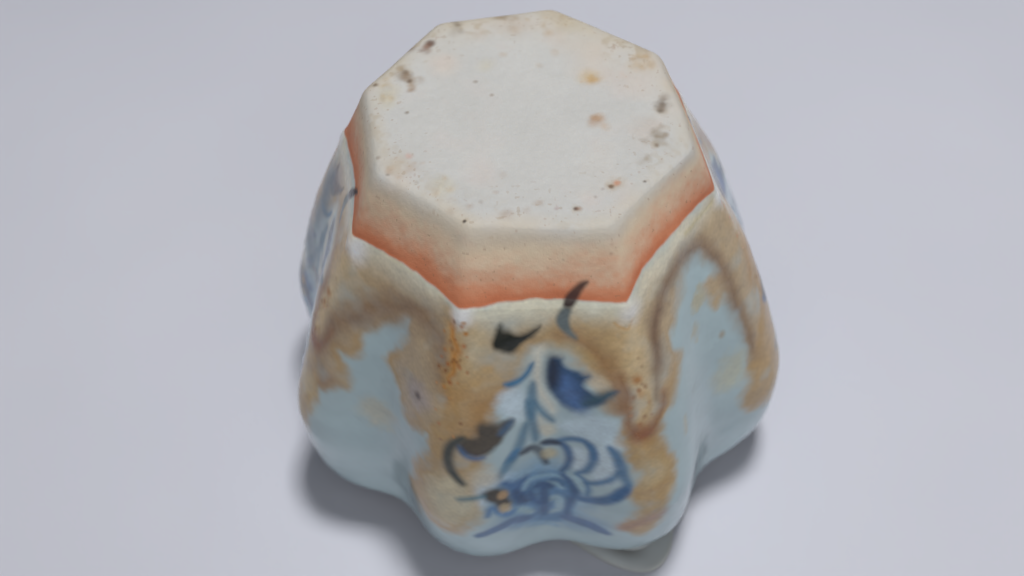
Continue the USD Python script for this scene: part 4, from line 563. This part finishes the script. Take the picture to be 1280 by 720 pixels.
def paint(T, S, P):
    rng = np.random.default_rng(4)
    X, Y = T * 1.2, prof_arc(S)
    edge = glaze_edge(T)
    f8 = lambda sc, seed, o=3: meshkit.fbm(P * sc, o, seed) - .5
    # pale blue glaze, faintly mottled
    mott = f8(2.4, 11, 4)[..., None]
    glaze = tone((174, 194, 197)) * (1 + .22 * mott) + tone((150, 140, 120)) * np.clip(f8(3.5, 12)[..., None] * .25, 0, 1)
    col = glaze
    # biscuit: cream base, rust flush growing towards the glaze
    cream = tone((186, 187, 185)) * (1 + .12 * f8(3.0, 13, 4)[..., None] + .06 * f8(30, 14, 2)[..., None])
    warm = np.clip(f8(2.2, 15, 3) * 2.2, 0, 1)[..., None]
    cream = cream * (1 - warm * .5) + tone((200, 184, 166)) * warm * .5
    pink = np.clip(f8(4.2, 16, 3) * 2.4 - .1, 0, 1)[..., None]
    cream = cream * (1 - pink * .3) + tone((202, 182, 174)) * pink * .3
    far = smooth01((P[..., 1] - .1) / .9)
    ring = (smooth01((S + .16) / .14) + .6 * far * smooth01((S + .5) / .4))[..., None] * (.55 + 1.4 * np.clip(f8(5, 17, 3), -.3, .3)[..., None])
    ring = np.clip(ring, 0, 1)
    cream = cream * (1 - ring * .6) + tone((190, 178, 154)) * ring * .6
    # worn grime in patches near the base's edge
    grime = smooth01((f8(4.6, 24, 4) * 1.6 + .8 * f8(19, 25, 2) - .10) / .28) * smooth01((S + .30) / .22) * smooth01((.03 - S) / .03)
    grime = (grime * (.45 + .55 * smooth01((P[..., 1] + .3) / .6)))[..., None]
    cream = cream * (1 - .55 * grime) + tone((164, 148, 122)) * .55 * grime
    grit = smooth01((f8(34, 26, 2) - .235) / .06)[..., None] * smooth01((f8(3.1, 27, 2) + .02) / .12)[..., None] * smooth01((S + .6) / .5)[..., None]
    cream = cream * (1 - .4 * grit) + tone((150, 130, 108)) * .4 * grit
    u = np.clip(S / edge, 0, 1)
    frac = np.mod(T, 1.0)
    cornr = np.exp(-((frac - np.round(frac)) / .10) ** 2)
    buff = smooth01((u + .08) / .42)[..., None]
    cream = cream * (1 - buff) + tone((216, 196, 168)) * (1 + .10 * f8(12, 18)[..., None]) * buff
    flush = smooth01((u + .55 * f8(3.4, 19, 3) + .30 * f8(24, 20, 3) - .14 + .06 * cornr + .16 * smooth01((u - .62) / .38)) / .92)[..., None]
    biscuit = cream * (1 - flush * .88) + tone((208, 122, 80)) * flush * .88
    deep = smooth01((u + .3 * f8(6, 21, 3) - .80) / .22)[..., None]
    biscuit = biscuit * (1 - .5 * deep) + tone((178, 90, 54)) * .5 * deep
    speck = smooth01((f8(44, 22, 2) - .27) / .06)[..., None] * smooth01((S + .35) / .4)[..., None]
    biscuit = biscuit * (1 - .35 * speck) + tone((150, 112, 84)) * .35 * speck
    owner = np.full(T.shape, -1, int); names = []
    biscuit = biscuit * (1 + .06 * smooth01(S / .02))[..., None]
    on_glaze = smooth01((S - edge) * 4.4 / .026 + .5)[..., None]
    col = biscuit * (1 - on_glaze) + col * on_glaze
    # yellowed line where the glaze ends
    e = (S - edge) * 4.4
    milk = np.exp(-((e - .06) / .09) ** 2)[..., None] * (.6 + f8(5, 23)[..., None]) * on_glaze
    col = col * (1 - .4 * milk) + tone((214, 206, 184)) * .4 * milk
    ww = [meshkit.fbm(P * sc + 7.7, 3, 31 + i) - .5 for i, sc in enumerate((5.5, 5.5))]
    fine = [meshkit.fbm(P * 16, 3, 41 + i) - .5 for i in range(2)]
    matte = (1 - on_glaze[..., 0]) * 1.0

    rind = np.zeros(T.shape)
    slow = meshkit.fbm(P * 2.7, 3, 61) - .5
    grain = meshkit.fbm(P * 52, 2, 51) - .5

    def cover(kind, pts, kw, shift):
        pts = np.atleast_2d(np.array(pts, float)).copy()
        pts[:, 0] += shift
        soft, rag = kw.get('soft', .03), kw.get('rag', 0.) * 1.6
        q = np.stack([pts[:, 0] * 1.2, prof_arc(pts[:, 1])], -1)
        if kind == 'blob':
            c = surface(pts[:, 0], pts[:, 1], False)[0]
            near = np.abs(P - c).max(-1) < kw['r'] + soft + rag
            d = np.full(T.shape, -9.)
            pp = P[near] + np.stack([ww[0][near], ww[1][near], fine[0][near]], -1) * rag * 1.5
            d[near] = kw['r'] - np.linalg.norm(pp - c, axis=-1)
            return near, smooth01(d[near] / (2 * soft) + .5)
        r = kw.get('w', 0) / 2 + soft + rag
        lo, hi = q.min(0) - r, q.max(0) + r
        span = 8 * 1.2
        mid = (lo[0] + hi[0]) / 2
        XX = np.mod(X - mid + span / 2, span) + mid - span / 2
        near = (XX > lo[0]) & (XX < hi[0]) & (Y > lo[1]) & (Y < hi[1]) & (S > -.02)
        x, y = XX[near] + (ww[0][near] * .9 + fine[0][near] * .22) * rag * 2, Y[near] + (ww[1][near] * .9 + fine[1][near] * .22) * rag * 2
        # round the outline off
        closed = kind in ('poly', 'rind')
        for _ in range(2):
            a = q; b = np.roll(q, -1, 0)
            if closed:
                q = np.stack([.75 * a + .25 * b, .25 * a + .75 * b], 1).reshape(-1, 2)
            else:
                m = np.stack([.75 * a[:-1] + .25 * b[:-1], .25 * a[:-1] + .75 * b[:-1]], 1).reshape(-1, 2)
                q = np.vstack([q[:1], m, q[-1:]])
        d2 = np.full(x.shape, 1e9); inside = np.zeros(x.shape, bool); along = np.zeros(x.shape)
        n = len(q)
        for i in range(n if closed else n - 1):
            (x0, y0), (x1, y1) = q[i], q[(i + 1) % n]
            dx, dy = x1 - x0, y1 - y0
            tt = np.clip(((x - x0) * dx + (y - y0) * dy) / max(dx * dx + dy * dy, 1e-12), 0, 1)
            dd = (x - x0 - tt * dx) ** 2 + (y - y0 - tt * dy) ** 2
            up = dd < d2
            along[up] = (i + tt[up]) / (n - 1); d2[up] = dd[up]
            if closed and y0 != y1:
                inside ^= ((y0 > y) != (y1 > y)) & (x < dx * (y - y0) / dy + x0)
        d = np.sqrt(d2)
        if closed:
            d = np.where(inside, d, -d)
        else:
            wdt = kw['w'] / 2 * (.55 + .45 * np.sin(np.pi * np.clip(along, .02, .98)) ** .6)
            d = wdt - d
        if kind == 'rind':
            rind[near] = np.exp(-((d - .035) / .04) ** 2) * np.clip(.75 + 2.2 * ww[1][near], 0, 1)
        return near, smooth01(d / (2 * soft) + .5)

    def lay(item, shift, label=True):
        name, kind, pts, c, kw = item
        near, a = cover(kind, pts, kw, shift)
        if not near.any():
            return
        tex = 1 + (.40 if kw.get('part') else .26) * (fine[0][near] + ww[1][near] * .8) + .22 * grain[near]
        al = (a * kw.get('a', 1.0) * (1 if kw.get('part') else .92) * np.clip((0.96 + 1.5 * ww[0][near] + 1.1 * slow[near]) if kind == 'rind' else 1 + .5 * ww[0][near], .25, 1.0))[:, None]
        if not name.startswith(('base', 'sprig')):
            al = al * on_glaze[near]
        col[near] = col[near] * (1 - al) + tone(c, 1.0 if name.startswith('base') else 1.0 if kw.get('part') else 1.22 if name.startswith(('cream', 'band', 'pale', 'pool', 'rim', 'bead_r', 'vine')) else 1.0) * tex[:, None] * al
        if kind == 'rind':
            k = (rind[near] * .55)[:, None] * smooth01((Y[near] - 1.9) / .25)[:, None]
            col[near] = col[near] * (1 - k) + tone((178, 140, 78)) * k
            rind[:] = 0
        if name.startswith(('ridge_l2', 'ridge_s', 'base')):
            matte[near] = np.maximum(matte[near], a * .8)
        if kw.get('part') and label:
            key = (kw['part'], shift)
            if key not in names:
                names.append(key)
            hit = np.zeros(T.shape, bool); hit[near] = a > .45
            owner[hit] = names.index(key)

    def panel(item):
        p = np.atleast_2d(np.array(item[2], float))
        return int(np.floor(np.median(p[:, 0]))) % 8

    # panels out of sight carry the same two designs in turn
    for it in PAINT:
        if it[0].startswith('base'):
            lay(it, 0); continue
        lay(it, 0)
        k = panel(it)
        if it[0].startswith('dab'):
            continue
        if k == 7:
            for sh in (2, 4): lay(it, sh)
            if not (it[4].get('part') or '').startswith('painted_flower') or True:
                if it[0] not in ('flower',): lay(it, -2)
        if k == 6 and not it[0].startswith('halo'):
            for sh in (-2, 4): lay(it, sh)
    # rim and neck: pale glaze darkened for shade, gone brown on the mouth's edge
    col[...] = col * (1 - .30 * smooth01((S - 1.0) / .06) * smooth01((1.34 - S) / .12))[..., None]  # shade beneath the shoulder, put into the colour
    lip = .65 * smooth01((S - 1.24) / .05)[..., None]
    col[...] = col * (1 - lip) + tone((226, 224, 220)) * lip
    mark = np.exp(-(((T + 4) % 8 - 4 + .10) / .11) ** 2 - ((S - 1.272) / .028) ** 2)[..., None]
    col[...] = col * (1 - .85 * mark) + tone((70, 56, 40)) * .85 * mark
    rimc = np.exp(-((S - 1.345) / .02) ** 2)[..., None]
    col[...] = col * (1 - .35 * rimc) + tone((186, 176, 150)) * .35 * rimc
    nk = (smooth01((S - 1.02) / .03) * smooth01((1.2 - S) / .05))[..., None] * np.clip(.5 + 2 * ww[0], 0, 1)[..., None]  # brown neck, painted deeper for the dark gap above the mouth
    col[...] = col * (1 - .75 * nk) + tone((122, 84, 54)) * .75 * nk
    return np.clip(col, .005, .93), matte, owner, names


def glaze_material():
    return usdkit.material(stage, LOOKS + 'glaze', {
        'c': ('attribute', {'attribute': 'pigment'}), 'a': ('attribute', {'attribute': 'matte'}),
        'o': ('texture_coordinate', {}),
        'n': ('noise_texture', {'scale': 260, 'detail': 3}), 'n2': ('noise_texture', {'scale': 1500, 'detail': 2}),
        'r': ('map_range', {'from_min': 0, 'from_max': 1, 'to_min': .14, 'to_max': .55}),
        'b': ('bump', {'strength': .14, 'distance': .0006}), 'b2': ('bump', {'strength': .05, 'distance': .0002}),
        'p': ('principled_bsdf', {'specular_ior_level': .5, 'subsurface_weight': .12, 'subsurface_scale': .0012, 'subsurface_radius': (1, .8, .7)}),
    }, [('c.color', 'p.base_color'), ('o.object', 'n.vector'), ('o.object', 'n2.vector'), ('n.fac', 'b.height'), ('n2.fac', 'b2.height'), ('b.normal', 'b2.normal'),
        ('b2.normal', 'p.normal'), ('a.fac', 'r.value'), ('r.result', 'p.roughness')], surface='p.BSDF')


def biscuit_material():
    return usdkit.material(stage, LOOKS + 'unglazed_porcelain', {
        'c': ('attribute', {'attribute': 'pigment'}), 'o': ('texture_coordinate', {}),
        'n': ('noise_texture', {'scale': 600, 'detail': 5, 'roughness': .65}), 'n2': ('noise_texture', {'scale': 3200, 'detail': 2}),
        'b': ('bump', {'strength': .24, 'distance': .0004}), 'b2': ('bump', {'strength': .12, 'distance': .00015}),
        'p': ('principled_bsdf', {'roughness': .6, 'specular_ior_level': .35, 'subsurface_weight': .08, 'subsurface_scale': .001, 'subsurface_radius': (1, .8, .6)}),
    }, [('c.color', 'p.base_color'), ('o.object', 'n.vector'), ('o.object', 'n2.vector'), ('n.fac', 'b.height'), ('n2.fac', 'b2.height'), ('b.normal', 'b2.normal'),
        ('b2.normal', 'p.normal')], surface='p.BSDF')


def build_jar():
    t, s = jar_grid()
    nt, ns = len(t), len(s)
    T, S = np.meshgrid(t, s)
    P = surface(T, S)
    bare = surface(T, S, False)
    pig, matte, owner, names = paint(T, S, bare)
    # pits in the bare base where the dark specks are
    # normals of the whole surface, so that the parts shade as one
    Tn = np.roll(P, -1, 1) - np.roll(P, 1, 1)
    Sn = np.gradient(P, axis=0)
    N = np.cross(Sn, Tn)
    N /= np.maximum(np.linalg.norm(N, axis=-1, keepdims=True), 1e-12)
    N[:3] = (0, 0, 1)
    if N[100, 0, 2] < 0:
        N = -N
        N[:3] = (0, 0, 1)
    V = ((P + [0, 0, HGT]) * U)
    low = V[..., 2].min()
    V[..., 2] -= low
    V, N = V.reshape(-1, 3), N.reshape(-1, 3)
    i = np.arange(ns * nt).reshape(ns, nt)
    r = np.roll(i, -1, 1)
    Q = np.stack([i[:-1], i[1:], r[1:], r[:-1]], -1)          # (ns-1, nt, 4)
    qs, qt = S[:-1], T[:-1]
    own = owner[:-1]
    glazed = qs > glaze_edge(qt)
    pan = np.floor(qt).astype(int)
    root = UsdGeom.Xform.Define(stage, '/World/porcelain_jar')
    tag(root.GetPrim(), label='small eight-lobed blue and white porcelain jar standing upside down on the white sheet', category='jar')
    gm, bm = glaze_material(), biscuit_material()
    pf, mf = pig.reshape(-1, 3), matte.ravel()

    def part(path, sel, mat, label=None):
        q = Q[sel]
        if not len(q):
            return None
        used, inv = np.unique(q, return_inverse=True)
        p = quad_mesh('/World/porcelain_jar/' + path, V[used], inv.reshape(-1, 4), N[used], mat, pf[used], mf[used])
        if label:
            tag(p, label=label)
        return p

    num = lambda n, k: n if k == 0 else '%s_%03d' % (n, k)
    part('base', (qs < 0) & ~glazed, bm, 'flat unglazed cream base with brown specks, turned up')
    order = [7, 6, 0, 5, 1, 4, 2, 3]
    for k, c in enumerate(order):
        part(num('foot_facet', k), (qs >= 0) & ~glazed & (pan == c) & (own < 0), bm)
    body = glazed & (qs < 1.04)
    looks = {7: 'front panel painted with a blue flower and dark leaves', 6: 'pale blue panel with a brown stained arch, a dark dot in it', 0: 'pale blue panel with two brown stain lines'}
    paths = {}
    for k, c in enumerate(order):
        paths[c] = num('body_panel', k)
        part(paths[c], body & (pan == c) & (own < 0), gm, looks.get(c))
    counts = {}
    words = {'painted_leaf.0': 'dark brown leaf with a curled tail', 'painted_leaf.1': 'cobalt blue pointed leaf', 'painted_leaf.2': 'short blue brush stroke',
             'painted_leaf.3': 'black leaf under the glaze edge', 'painted_flower': 'blue many-petalled flower', 'painted_stem': 'thin blue stem', 'painted_sprig': 'black curved sprig crossing the glaze edge'}
    for j, (key, sh) in enumerate(names):
        for c in range(8):
            sel = (own == j) & (pan == c)
            if sel.sum() < 60:
                if sel.any():
                    own[sel] = -1; part(paths[c] + '/painted_fleck' + ('' if not counts.setdefault((c, 'fl'), 0) else '_%03d' % counts[(c, 'fl')]), sel, gm); counts[(c, 'fl')] += 1
                continue
            base_name = key.split('.')[0]
            n = counts.get((c, base_name), 0); counts[(c, base_name)] = n + 1
            part(paths[c] + '/' + num(base_name, n), sel, gm, words.get(key) if sh == 0 else None)
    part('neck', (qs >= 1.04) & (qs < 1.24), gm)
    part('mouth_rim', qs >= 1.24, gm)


build_jar()
